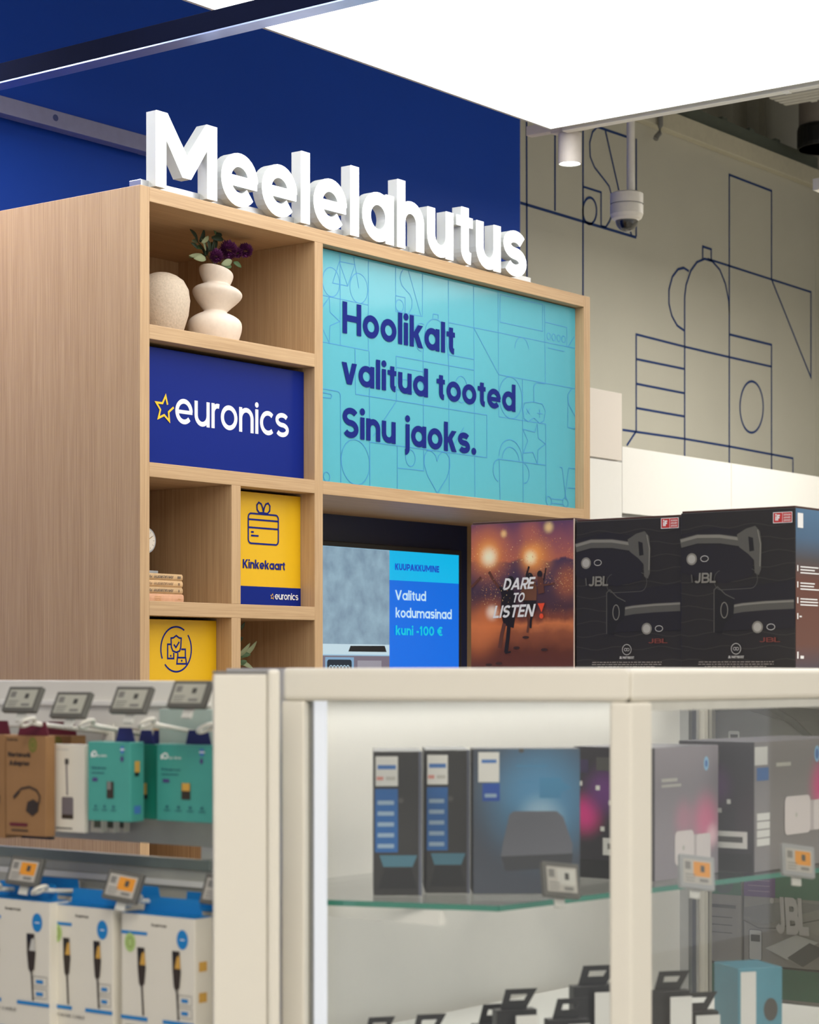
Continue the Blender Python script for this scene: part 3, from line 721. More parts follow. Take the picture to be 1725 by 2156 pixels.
# plant in the lower compartment
pp = onY(500, 1410, UY + .12)
pt = T('potted_plant', 'small plant with grey-green leaves, half hidden in the lower right compartment', 'plant', (pp.x, UY + .14, SH[3]))
pt.part('pot', MB().lathe([(.001, 0), (.03, 0), (.038, .05), (.034, .052), (.03, .045), (.001, .045)], 28), mat('white_pot', (214, 208, 196), .5), smooth=True)
for (px_, py_, tx_, ty_, m_) in ((503, 1388, 541, 1350, 1), (496, 1385, 527, 1354, 1), (498, 1392, 534, 1409, 1), (498, 1380, 528, 1378, 2), (498, 1330, 516, 1310, 0), (495, 1350, 512, 1342, 0), (495, 1400, 482, 1340, 0), (498, 1398, 520, 1392, 2)):
    a = pt.lp(onY(px_, py_, UY + .13)); b = pt.lp(onY(tx_, ty_, UY + .11)); leaf(pt, a, b, .017, lm[m_])

# ---- television in the bay
tvx0, tvx1 = .79, onY(968, 1200, UY + .46).x - UX
tvz1 = onY(700, 1150, UY + .46).z; 
tvt = T('television', 'screen showing a kitchen and blue offer text Valitud kodumasinad kuni -100 €', 'television', (UX, UY + .46, 1.22))
H_ = tvz1 - 1.22
tvt.box('housing', (tvx0, 0, 0, tvx1 + .012, .045, H_ + .018), black, bevel=.003)
tvt.box('stand', (1.3, .0, 1.1 - 1.42, 1.7, .04, 0), black)
def em(name, c, k=1.0): return mat(name, c, .3, emit=k, var=0)
kit = bpy.data.materials.new('screen_kitchen_wall'); kit.use_nodes = True; nt = kit.node_tree
b = nt.nodes['Principled BSDF']; tcn = nt.nodes.new('ShaderNodeTexCoord'); nn = nt.nodes.new('ShaderNodeTexNoise'); nn.inputs['Scale'].default_value = 16; nn.inputs['Detail'].default_value = 8
rr_ = nt.nodes.new('ShaderNodeValToRGB'); rr_.color_ramp.elements[0].position = .35; rr_.color_ramp.elements[1].position = .68
rr_.color_ramp.elements[0].color = rgb(130, 158, 180); rr_.color_ramp.elements[1].color = rgb(158, 190, 208)
nt.links.new(tcn.outputs['Object'], nn.inputs['Vector']); nt.links.new(nn.outputs['Fac'], rr_.inputs[0]); nt.links.new(rr_.outputs[0], b.inputs['Emission Color'])
b.inputs['Emission Strength'].default_value = .8; b.inputs['Base Color'].default_value = (.02, .02, .02, 1)
pr = Print(tvt)
xs = tvt.at(820, 1200)[0]; xe2 = tvt.at(966, 1200)[0]
def q6(a, b): return tvt.at(660 + a / 3.08, 1040 + b / 3.08)
pr.rect(tvx0 + .008, .01, xs, H_, em('screen_pale', (150, 190, 215), .8))
ztile = q6(300, 975)[1]
pr.rect(tvx0 + .05, ztile, xs, H_ - .002, kit)
pr.rect(tvx0 + .046, ztile, tvx0 + .052, H_, em('screen_edge', (110, 140, 165), .7))
zc0 = q6(300, 1042)[1]
pr.rect(tvx0 + .008, zc0, xs, ztile, em('screen_worktop', (190, 214, 226), .8))
a_, b_, c_, d_ = q6(240, 985), q6(462, 985), q6(474, 1025), q6(226, 1022)
pr.poly([a_, b_, c_, d_], em('screen_hob', (20, 26, 34), .5))
zf = zc0
pr.rect(tvx0 + .008, .0105, xs, zc0 - .004, em('screen_cupboard', (120, 112, 128), .7))
x7, z7 = q6(88, 1050); x8_, z8_ = q6(262, 1050)
pr.rect(x7 - .01, z7 - .19, x8_, z7 - .004, em('screen_dishwasher', (130, 170, 205), .7)); pr.poly(rrect(x7, z7 - .17, x8_ - .012, z7 - .012, .01), em('screen_tub', (22, 40, 58), .6))
for i in range(6): pr.ring(x7 + .02 + i * .018, z7 - .045, .009, .013, .003, em('screen_dish', (170, 200, 220), .8))
x9, _ = q6(285, 1050); x10, _ = q6(440, 1050); pr.rect(x9, .011, x10, zc0 - .02, em('screen_door', (150, 148, 160), .75))
pr.disc(tvx0 + .02, ztile + .03, .012, .035, em('screen_plant', (50, 70, 60), .5))
pr.done('picture', label='picture of a kitchen worktop with hob and dishwasher')
pr = Print(tvt)
zh = tvt.at(890, 1225)[1]
pr.rect(xs, zh, xe2, H_ , em('screen_cyan', (0, 176, 226), .95)); pr.rect(xs, .01, xe2, zh, em('screen_blue', (0, 102, 214), .95)); pr.done('offer_area', label='blue offer area of the screen with a cyan header')
pr = Print(tvt, -.002)
unit_text(tvt, pr, 'KUUPAKKUMINE', (831, 1200), 924, 14, em('screen_navy', (20, 70, 190), .9), .17, .06)
unit_text(tvt, pr, 'Valitud', (831, 1263), 896, 21, em('screen_text', (190, 222, 240), .9), .12, .06)
unit_text(tvt, pr, 'kodumasinad', (832, 1300), 950, 21, MATS['screen_text'], .12, .06)
unit_text(tvt, pr, 'kuni -100 €', (832, 1337), 931, 20, em('screen_teal', (0, 190, 215), .9), .14, .06)
pr.done('offer_lettering')

# =================================================================== CREAM-WALL FURNITURE AND CEILING FITTINGS
def cab(name, label, pxa, pya, pxb, z0, Y, dep, m=white2, group='white wall cabinets'):
    a = onY(pxa, pya, Y); b = onY(pxb, pya, Y); t = T(name, label, 'cabinet', (a.x, Y, z0), 0, group)
    return t, b.x - a.x, a.z - z0
t, wd_, hh = cab('wall_cabinet', 'tall white cabinet immediately right of the oak unit, against cream wall', 1180, 804, 1310, .0, 5.0, .5)
t.box('carcass', (0, .02, 0, wd_, .75, hh), white2, bevel=.002)
z1_ = onY(1310, 972, 5.0).z
t.box('door', (0, 0, z1_ + .004, wd_, .018, hh), mat('warm_white_board', (226, 218, 208), .5, var=0), bevel=.0015)
t.box('door', (0, 0, z1_ - .42, wd_, .018, z1_ - .004), white2, bevel=.0015)
t.box('door', (0, 0, 0.1, wd_, .018, z1_ - .43), white2, bevel=.0015)
xa = t.loc.x + wd_ + .006; zt = onY(1312, 940, 5.15).z
xA = onY(1311, 940, 5.15).x
xB = onY(1541, 940, 5.15).x; step = xB - xA
for k in range(3):
    t = T('wall_cabinet', ['low white cabinet in front of the striped jug drawing', 'low white cabinet second from the oak unit under the mural', 'low white cabinet at the right end under the mural'][k], 'cabinet', (xA + k * step, 5.15, 0), 0, 'white wall cabinets')
    sw = min(step, 11.35 - t.loc.x) - .004
    t.box('carcass', (0, .02, 0, sw, .6, zt), white2, bevel=.002)
    zl = onY(1312, 1080, 5.15).z
    t.box('door', (0, 0, zl, sw, .018, zt), white2, bevel=.0015); t.box('door', (0, 0, .1, sw, .018, zl - .02), white2, bevel=.0015)
    t.box('door_gap_strip', (0, .012, zl - .02, sw, .02, zl), mgrey)  # mid-grey strip set into the gap between the doors

# spotlight on short track
tk = onZ(1108, 286, 3.42)
st = T('ceiling_track', 'short white lighting track just beyond the panel corner, above the spotlight', 'track', (tk.x, tk.y - 1.0, 3.42))
st.box('rail', (0, 0, 0, .036, 1.0, .034), mat('warm_white_metal', (206, 198, 190), .45), bevel=.002)
st.part('suspension_cable', MB().tube([(.018, .5, .034), (.018, .5, CEIL_Z - 3.42)], .003, 6), alu)
sc = onZ(1199, 272, 3.42)
sp = T('spotlight', 'white cylindrical spotlight glowing under the short track', 'spotlight', (tk.x + .018, sc.y, 3.42))
dS = sc.y / ray(1199, 272).y; rS = 24.5 * dS / F; hS = 73 * dS / F
sm = MATS['warm_white_metal']
sp.part('adapter', MB().box(-.016, -.07, -.008, .016, .07, .0).tube([(0, 0, -.006), (0, 0, -.02)], .012, 12), sm)
sp.part('housing', MB().lathe([(.001, -.016), (rS, -.016), (rS, -hS), (rS * .93, -hS), (rS * .9, -hS + .012)], 40, cap=False), sm)
sp.part('lamp', MB().lathe([(.0005, -hS + .008), (rS * .9, -hS + .008)], 32, cap=False), mat('lamp_glow', (236, 255, 255), .4, emit=6))
# dome camera
dc = W(1320, 9.0); kd = 9.0 / F
zt_ = 1.5 + (HOR - 406) * kd
cmr = T('dome_camera', 'white dome security camera hanging on a white pole', 'camera', (dc.x, dc.y, zt_ - 84 * kd))
wm = mat('warm_white_plastic', (232, 227, 216), .4)
zz = 84 * kd
cmr.part('pole', MB().tube([(.012, -.012, zz), (.012, -.012, CEIL_Z - cmr.loc.z)], 8.5 * kd, 20), wm, smooth=False)
cmr.part('housing', MB().lathe([(.001, zz), (30 * kd, zz), (35 * kd, zz - 3 * kd), (35 * kd, zz - 24 * kd)], 44, cap=False), wm)
cmr.part('lower_housing', MB().lathe([(34 * kd, zz - 25 * kd), (35 * kd, zz - 27 * kd), (35 * kd, zz - 46 * kd), (31 * kd, zz - 55 * kd), (24 * kd, zz - 59 * kd), (.001, zz - 59 * kd)], 44, cap=False), wm)
cmr.part('seam', MB().lathe([(34 * kd, zz - 22 * kd), (34 * kd, zz - 28 * kd)], 44), mgrey)
cmr.part('dome', MB().lathe([(24 * kd * math.cos(a), zz - 58 * kd - 25 * kd * math.sin(a)) for a in [PI / 2 * i / 8 for i in range(9)]], 40, cap=False), glass('dome_glass', (.45, .45, .45, 1), 2), smooth=True)
cmr.part('lens', MB().lathe([(.001, zz - 76 * kd), (10 * kd, zz - 74 * kd), (14 * kd, zz - 66 * kd), (14 * kd, zz - 59 * kd)], 28, cap=False), black)
# bracket hook
hk = onY(1385, 240, WY - .06)
t = T('wall_hook', 'grey metal hook hanging at the top of the cream wall', 'hook', (hk.x, WY - .07, hk.z - .12))
t.part('hook_body', MB().tube([(.01, 0, .2), (.01, 0, .06), (0, 0, .02), (-.025, 0, 0), (-.035, 0, -.015)], .014, 10), mgrey)
t.box('fixing_plate', (-.02, 0, .12, .04, .02, .22), mgrey)
# duct and slatted tray top right
dk = W(1722, 12.1)
t = T('duct', 'grey vertical duct with black clamp in the upper right corner', 'duct', (dk.x + .05, 5.55, 4.4))
t.part('pipe', MB().lathe([(.15, 0), (.15, .9)], 32), mat('duct_grey', (120, 112, 104), .5), smooth=True)
t.part('clamp', MB().lathe([(.155, .0), (.16, .02), (.16, .1), (.155, .12)], 32), black)
ty = onZ(1725, 220, 4.5)
t = T('slatted_tray', 'white slatted ceiling tray beyond the luminous panel, top right', 'ceiling tray', (ty.x - .02, ty.y - .9, 4.5))
for k in range(4): t.box('slat', (k * .05 - .25, 0, 0, k * .05 - .215, 1.05, .012), white)
t.part('rib', MB().box(-.26, .1, .012, 0, .13, .03).box(-.26, .9, .012, 0, .93, .03), white)
t.part('suspension_cable', MB().tube([(-.12, .5, .012), (-.12, .5, CEIL_Z - 4.5)], .004, 6), alu)

# =================================================================== PACKED SPEAKERS ON A GONDOLA
GX = 3.98; GT = 1.509
g2 = T('product_gondola', 'white gondola behind the showcase, carrying the dark speaker boxes', 'gondola', (GX - .03, 2.93, 0), -PI / 2)
# local x = -Y world, local y = +X world
g2.box('top_board', (0, 0, GT - .02, 1.5, .62, GT), white, bevel=.002)
g2.box('top_edge_strip', (0, -.003, GT - .008, 1.5, 0, GT - .001), mat('red_edge', (200, 60, 40), .5), label='thin red strip along the front top edge')
for x in (0, 1.48): g2.box('side_panel', (x, 0, 0, x + .02, .62, GT - .02), white)
g2.box('back_panel', (.02, .6, 0, 1.48, .62, GT - .02), white)
SZ = [1.205 - .004, .985, .765, .545, .3]
zrow = []
d0 = 4.35
R0 = 1.5 - (1609 - HOR) / F * 4.36; R1 = 1.5 - (1838 - HOR) / F * 4.36; R2 = 1.5 - (2053 - HOR) / F * 4.36
g2.box('base_shelf', (.02, 0, .1, 1.48, .6, .12), white); g2.box('deck_shelf', (.02, 0, R2 - .232, 1.48, .6, R2 - .212), white)
kraftdark = mat('dark_box_edge', (70, 40, 32), .6)

def carton(name, label, cat, loc, rot, wd, dp, ht, m, group=None, lid=None):
    t = T(name, label, cat, loc, rot, group)
    t.box('carton_body', (0, 0, 0, wd, dp, ht - (.004 if lid else 0)), m, bevel=.0015)
    if lid: t.box('lid_flap', (.002, .002, ht - .004, wd - .001, dp - .001, ht), lid, bevel=.0008)
    return t
blackcard = mat('black_printed_card', (40, 37, 35), .42, scale=8, var=.08)
hndl = [mat('print_handle_dark', (30, 28, 27), .45, var=0), mat('print_handle_grey', (86, 84, 78), .45, var=0), mat('print_handle_light', (128, 125, 116), .45, var=0), mat('print_body', (34, 31, 34), .45, var=0), mat('print_wave', (60, 56, 51), .45, var=0)]
ifred = mat('award_red', (190, 44, 40), .5, var=0); dimtext = mat('small_print', (150, 142, 134), .5, var=0)
org = mat('orange_ink', (232, 78, 40), .5, var=0)

sunset = bpy.data.materials.new('beach_photo_print'); sunset.use_nodes = True
nt = sunset.node_tree; N = nt.nodes.new; L = nt.links.new; b = nt.nodes['Principled BSDF']; b.inputs['Roughness'].default_value = .4
tc = N('ShaderNodeTexCoord'); sep = N('ShaderNodeSeparateXYZ'); L(tc.outputs['Object'], sep.inputs[0])
cr = N('ShaderNodeValToRGB'); cr.color_ramp.interpolation = 'LINEAR'
els = cr.color_ramp.elements
stops = [(0, (86, 44, 36)), (.12, (96, 50, 34)), (.24, (150, 84, 52)), (.30, (206, 120, 70)), (.34, (130, 70, 50)), (.42, (78, 50, 56)), (.60, (72, 56, 76)), (.72, (70, 52, 78)), (.735, (176, 98, 82)), (.84, (150, 86, 92)), (1, (92, 62, 96))]
els[0].position = 0; els[0].color = rgb(*stops[0][1]); els[1].position = 1; els[1].color = rgb(*stops[-1][1])
for p_, c_ in stops[1:-1]: e = els.new(p_); e.color = rgb(*c_)
nz = N('ShaderNodeTexNoise'); nz.inputs['Scale'].default_value = 26; nz.inputs['Detail'].default_value = 6; L(tc.outputs['Object'], nz.inputs['Vector'])
m1 = N('ShaderNodeMath'); m1.operation = 'DIVIDE'; m1.inputs[1].default_value = .328; L(sep.outputs['Z'], m1.inputs[0])
m2 = N('ShaderNodeMath'); m2.operation = 'MULTIPLY_ADD'; m2.inputs[1].default_value = .10; L(nz.outputs['Fac'], m2.inputs[0]); 
m3 = N('ShaderNodeMath'); m3.operation = 'SUBTRACT'; m3.inputs[1].default_value = .05; L(m1.outputs[0], m3.inputs[0]); L(m3.outputs[0], m2.inputs[2])
L(m2.outputs[0], cr.inputs[0])
cur = cr.outputs[0]
def addglow(cx, cz, r, col, k):
    global cur
    vm = N('ShaderNodeCombineXYZ'); L(sep.outputs['X'], vm.inputs[0]); L(sep.outputs['Z'], vm.inputs[2])
    ds = N('ShaderNodeVectorMath'); ds.operation = 'DISTANCE'; ds.inputs[1].default_value = (cx, 0, cz); L(vm.outputs[0], ds.inputs[0])
    mr = N('ShaderNodeMapRange'); mr.interpolation_type = 'SMOOTHERSTEP'; mr.inputs[1].default_value = 0; mr.inputs[2].default_value = r; mr.inputs[3].default_value = k; mr.inputs[4].default_value = 0
    L(ds.outputs['Value'], mr.inputs[0])
    ml = N('ShaderNodeMix'); ml.data_type = 'RGBA'; L(mr.outputs[0], ml.inputs[0]); L(cur, ml.inputs[6]); ml.inputs[7].default_value = rgb(*col); cur = ml.outputs[2]
addglow(.045, .26, .10, (226, 130, 70), .8); addglow(.048, .255, .05, (255, 176, 90), .9); addglow(.05, .25, .034, (255, 246, 210), 1); addglow(.175, .245, .07, (226, 140, 70), .85); addglow(.165, .25, .045, (255, 170, 84), .9); addglow(.162, .245, .026, (255, 240, 190), 1)
addglow(.06, .11, .07, (220, 120, 60), .7); addglow(.058, .125, .026, (255, 240, 220), 1); addglow(.16, .30, .05, (196, 110, 84), .6); addglow(.21, .31, .02, (255, 220, 150), .8); addglow(.09, .30, .014, (255, 210, 140), .8); addglow(.26, .19, .06, (180, 100, 60), .7); addglow(.02, .085, .09, (226, 130, 74), .7)
vo = N('ShaderNodeTexVoronoi'); vo.inputs['Scale'].default_value = 230; L(tc.outputs['Object'], vo.inputs['Vector'])
n2 = N('ShaderNodeTexNoise'); n2.inputs['Scale'].default_value = 14; L(tc.outputs['Object'], n2.inputs['Vector'])
mr = N('ShaderNodeMapRange'); mr.inputs[1].default_value = .10; mr.inputs[2].default_value = .22; mr.inputs[3].default_value = 1; mr.inputs[4].default_value = 0; L(vo.outputs['Distance'], mr.inputs[0])
mr2 = N('ShaderNodeMapRange'); mr2.inputs[1].default_value = .5; mr2.inputs[2].default_value = .62; L(n2.outputs['Fac'], mr2.inputs[0])
mm = N('ShaderNodeMath'); mm.operation = 'MULTIPLY'; L(mr.outputs[0], mm.inputs[0]); L(mr2.outputs[0], mm.inputs[1])
mh = N('ShaderNodeMapRange'); mh.inputs[1].default_value = .1; mh.inputs[2].default_value = .17; L(sep.outputs['Z'], mh.inputs[0])
mm2 = N('ShaderNodeMath'); mm2.operation = 'MULTIPLY'; L(mm.outputs[0], mm2.inputs[0]); L(mh.outputs[0], mm2.inputs[1])
ml = N('ShaderNodeMix'); ml.data_type = 'RGBA'; L(mm2.outputs[0], ml.inputs[0]); L(cur, ml.inputs[6]); ml.inputs[7].default_value = rgb(255, 190, 110)
L(ml.outputs[2], b.inputs['Base Color'])

BW3, BH3 = .268, .326
def yat(px): return GX * ray(px, 1100).y / ray(px, 1100).x
ysC, ysB = yat(1675), yat(1433)
spk = []
t = carton('speaker_box', 'black speaker carton at the right end of the row, blue side facing the aisle', 'box', (GX, yat(1434), GT), -PI / 2, yat(1434) - yat(1675), .5, BH3 + .003, blackcard, 'speaker cartons on the gondola', kraftdark); spk.append(t)
wC = yat(1434) - yat(1675)
t = carton('speaker_box', 'middle black speaker carton with two printed carry handles', 'box', (GX + .006, yat(1210), GT), -PI / 2, yat(1210) - yat(1434) - .002, .5, BH3 - .003, blackcard, 'speaker cartons on the gondola', kraftdark); spk.append(t)
wB = yat(1210) - yat(1434) - .002
def handle_art(t, W_):
    pr = Print(t); H = BH3
    def q(a, b): return (a * W_, b * H)
    for k in range(11):
        z = .05 + k * .085
        pr.line([q(x / 14, z + .012 * math.sin(x * 1.1 + k * 1.7)) for x in range(15)], .0016, hndl[4])
    # upper speaker: dark barrel, handle bar, end cap
    pr.poly([q(*p) for p in ((0, .62), (0, .86), (.3, .9), (.6, .86), (.64, .8), (.64, .58), (.4, .54), (.2, .56))], hndl[3])
    hb = [q(0, .80), q(.15, .825), (q(.35, .82)), q(.5, .80), q(.62, .785)]
    pr.line(hb, .021, hndl[1]); pr.line([(x, z + .006) for x, z in hb], .006, hndl[2]); pr.line([(x, z - .010) for x, z in hb], .003, hndl[0])
    pr.poly([q(*p) for p in ((.50, .845), (.58, .88), (.66, .895), (.70, .86), (.715, .78), (.71, .62), (.69, .585), (.655, .6), (.65, .68), (.60, .72), (.52, .765))], hndl[1]); pr.poly([q(*p) for p in ((.60, .83), (.64, .82), (.65, .74), (.61, .735))], hndl[0])
    pr.line([q(.68, .87), q(.705, .78), q(.70, .64)], .0022, hndl[2])
    # lower speaker
    pr.poly([q(*p) for p in ((.36, .50), (1, .55), (1, .25), (.36, .24))], hndl[3])
    hb = [q(.38, .365), q(.55, .385), q(.75, .395), q(.99, .40)]
    pr.line(hb, .019, hndl[1]); pr.line([(x, z + .006) for x, z in hb], .004, hndl[2])
    pr.poly([q(*p) for p in ((.30, .50), (.33, .52), (.40, .47), (.48, .44), (.47, .33), (.40, .29), (.37, .22), (.30, .23))], hndl[0]); pr.line([q(.48, .44), q(.40, .47), q(.33, .52), q(.30, .50), q(.30, .23)], .002, hndl[1])
    pr.ring(*q(.39, .37), .008, .016, .0018, hndl[2])
    pr.line(arc(W_ * .36, H * .56, .016, .02, 100, 270, 8) + arc(W_ * .62, H * .565, .016, .02, -90, 80, 8), .0012, hndl[1])
    for cx, cz in ((.10, .70), (.68, .26)):
        pr.disc(*q(cx, cz), .0125, .0125, hndl[2]); pr.disc(*q(cx, cz), .009, .009, mat('print_button', (168, 165, 158), .45, var=0)); pr.ring(*q(cx + .115, cz), .009, .006, .0013, mat('print_ring', (196, 194, 188), .5, var=0))
    pr.done('handle_artwork', label='printed artwork of two speakers with grey carry handles')
    pr = Print(t, -.0035)
    pr.text('JBL', W_ * .13, H * .545, W_ * .19, H * .065, hndl[2], .13, .07, slant=.06); pr.line([q(.105, .6), q(.112, .55)], .003, hndl[1])
    pr.text('JBL', W_ * .70, H * .165, W_ * .18, H * .03, mat('dim_red', (120, 60, 50), .5, var=0), .12, .07)
    pr.ring(*q(.5, .125), .011, .011, .0012, MATS['print_ring']); pr.ring(W_ * .5 - .003, H * .125, .0032, .0028, .001, MATS['print_ring']); pr.ring(W_ * .5 + .003, H * .125, .0032, .0028, .001, MATS['print_ring'])
    pr.text('JBL PARTYBOOST', W_ * .43, H * .065, W_ * .14, H * .016, MATS['print_ring'], .15, .05)
    for k, f_ in enumerate((.33, .33, .27)):
        x = .5 - f_; 
        while x < .5 + f_:
            l = random.uniform(.012, .045); pr.rect(W_ * x, H * (.040 - k * .0145), W_ * min(x + l, .5 + f_), H * (.040 - k * .0145) + .0016, dimtext); x += l + .008
    pr.done('lettering')
    pr = Print(t, -.0012)
    z0 = H * .905; x0 = W_ * .815; wd = W_ * .163
    pr.rect(x0, z0, x0 + wd, z0 + .022, whiteink); pr.rect(x0 + .0012, z0 + .0012, x0 + wd * .48, z0 + .0208, ifred); pr.rect(x0 + wd * .5, z0 + .0012, x0 + wd - .0012, z0 + .0208, ifred)
    pr.text('iF', x0 + wd * .12, z0 + .005, wd * .24, .012, whiteink, .19, .06)
    for k, s_ in enumerate(('DESIGN', 'AWARD', '2022')): pr.text(s_, x0 + wd * .56, z0 + .0145 - k * .0055, wd * .36, .0035, whiteink, .13, .07)
    pr.done('award_badge', label='red and white square award badge')
handle_art(spk[0], wC); handle_art(spk[1], wB)
# blue-orange side of the right carton (a flat print on its +x side)
sidemat = bpy.data.materials.new('carton_side_print'); sidemat.use_nodes = True; nt = sidemat.node_tree; b = nt.nodes['Principled BSDF']
tc = nt.nodes.new('ShaderNodeTexCoord'); sep = nt.nodes.new('ShaderNodeSeparateXYZ'); r_ = nt.nodes.new('ShaderNodeValToRGB'); nt.links.new(tc.outputs['Generated'], sep.inputs[0]); nt.links.new(sep.outputs['Z'], r_.inputs[0]); nt.links.new(r_.outputs[0], b.inputs['Base Color'])
e = r_.color_ramp.elements; e[0].color = rgb(70, 60, 72); e[1].color = rgb(74, 112, 146)
for p_, c_ in ((.15, (96, 56, 44)), (.55, (96, 54, 42)), (.68, (70, 64, 66)), (.82, (66, 96, 126))): q_ = e.new(p_); q_.color = rgb(*c_)
t = spk[0]
mb = MB().add([(wC + .0005, 0.001, .001), (wC + .0005, .499, .001), (wC + .0005, .499, BH3 - .002), (wC + .0005, .001, BH3 - .002)], [(0, 1, 2, 3)])
t.part('side_print', mb, sidemat, label='blue and rust side print')
mb = MB(); mb.cur = 0
def side_rect(y0, z0, y1, z1): mb.add([(wC + .0012, y0, z0), (wC + .0012, y1, z0), (wC + .0012, y1, z1), (wC + .0012, y0, z1)], [(0, 1, 2, 3)])
side_rect(.008, .285, .032, .315)
for zz in (.205, .172, .14):
    for k in range(3): side_rect(.02, zz - k * .006, .02 + random.uniform(.05, .09), zz - k * .006 + .0025)
    side_rect(.006, zz - .008, .011, zz + .004)
side_rect(.006, .1, .011, .112); side_rect(.016, .104, .026, .107); side_rect(.006, .02, .012, .034); side_rect(.02, .02, .035, .026)
t.part('side_lettering', mb, whiteink)

wA = yat(989) - yat(1208)
t = carton('photo_speaker_box', 'speaker carton with sunset beach photo and words DARE TO LISTEN', 'box', (GX + .006, yat(989), GT), -PI / 2, wA - .002, .5, BH3 + .002, blackcard, None, kraftdark)
t.box('photo_face', (.001, -.0012, .001, wA - .003, -.0002, BH3 - .003), sunset, label='printed photo of people with sparklers on a beach at dusk')
t.box('edge_strip', (wA - .003, -.0016, .001, wA - .0005, .0, BH3), mat('pale_edge', (214, 190, 172), .5))
pr = Print(t, -.0014)
def q7(a, b):
    px, py = 660 + a / 3.08, 1040 + b / 3.08; return t.at(px, py, -.0014)
sil = mat('silhouette_ink', (26, 18, 20), .5, var=0); skin = mat('silhouette_skin', (96, 54, 40), .5, var=0)
def fig(pts, m): pr.poly([q7(*p) for p in pts], m)
# running figure in front
pr.line([q7(*p) for p in ((1140, 505), (1170, 560), (1205, 610))], .007, skin); fig(((1205, 600), (1240, 610), (1290, 600), (1315, 680), (1310, 800), (1300, 870), (1235, 850), (1215, 760), (1222, 660)), sil)
q_ = q7(1280, 570); pr.disc(q_[0], q_[1], .011, .013, sil)
pr.line([q7(*p) for p in ((1240, 840), (1222, 920), (1210, 1000))], .010, skin); pr.line([q7(*p) for p in ((1270, 850), (1262, 940), (1250, 1030))], .010, sil); pr.line([q7(*p) for p in ((1245, 1032), (1282, 1024))], .004, sil)
pr.done('person_print')
# second and third figures
pr.line([q7(*p) for p in ((1400, 470), (1385, 520), (1380, 560))], .005, sil); fig(((1370, 560), (1420, 550), (1450, 600), (1448, 690), (1360, 700), (1350, 630)), mat('figure_shirt', (112, 70, 48), .5, var=0)); fig(((1362, 690), (1448, 690), (1440, 760), (1372, 760)), sil)
q_ = q7(1405, 540); pr.disc(q_[0], q_[1], .009, .010, sil); pr.line([q7(*p) for p in ((1390, 750), (1398, 840), (1390, 900))], .006, skin); pr.line([q7(*p) for p in ((1425, 750), (1412, 820), (1410, 870))], .006, sil)
pr.done('person_print'); pr.line([q7(*p) for p in ((1450, 610), (1500, 590), (1570, 580))], .004, skin); q_ = q7(1470, 520); pr.disc(q_[0], q_[1], .007, .008, sil); fig(((1455, 535), (1490, 540), (1500, 640), (1460, 650)), MATS['silhouette_skin']); pr.line([q7(*p) for p in ((1495, 560), (1510, 480))], .003, sil)
pr.done('person_print'); pr.line([q7(*p) for p in ((1025, 605), (1060, 570), (1090, 540))], .006, skin)
for a_, b_ in ((1140, 1108), (1320, 998), (1380, 930), (1500, 1010), (1205, 1100)): q_ = q7(a_, b_); pr.disc(q_[0], q_[1], .009, .003, mat('footprint', (52, 28, 24), .6, var=0))
pr.done('arm_and_footprints')
pr = Print(t, -.0026); rs_ = random.Random(3)
spk_m = [mat('spark_bright', (255, 226, 160), .5, var=0), mat('spark_orange', (226, 140, 72), .5, var=0)]
for (a_, b_, sx_, sz_, n_) in ((1145, 420, 60, 60, 60), (1420, 400, 70, 55, 70), (1230, 540, 80, 90, 60), (1190, 760, 60, 60, 60), (1600, 560, 60, 45, 50), (1350, 300, 250, 90, 60), (1120, 700, 80, 160, 40)):
    for k in range(n_):
        q_ = q7(a_ + rs_.gauss(0, sx_), b_ + rs_.gauss(0, sz_)); r_ = rs_.uniform(.0004, .0012)
        if .004 < q_[0] < wA - .006 and .12 < q_[1] < BH3 - .006: pr.y += .00006; pr.poly([(q_[0] - r_, q_[1]), (q_[0], q_[1] - r_), (q_[0] + r_, q_[1]), (q_[0], q_[1] + r_)], spk_m[k % 2])
pr.done('spark_print')['kind'] = 'stuff'
pr = Print(t, -.005)
for txt, a, b_, cap in (('DARE', (1235, 625), 1432, 76), ('TO', (1295, 705), 1370, 62), ('LISTEN', (1172, 806), 1432, 80)):
    x0, z0 = q7(*a); x1, z1 = q7(b_, a[1]); _, zc2 = q7(a[0], a[1] - cap)
    pr.text(txt, x0, z0, x1 - x0, (zc2 - z0), whiteink, .135, .045, slant=.28, drop=.02)
a, b_, c_ = q7(1463, 710), q7(1508, 708), q7(1488, 768); pr.poly([a, b_, c_], org); q_ = q7(1487, 792); pr.disc(q_[0], q_[1], .0052, .0058, org)
pr.done('lettering')

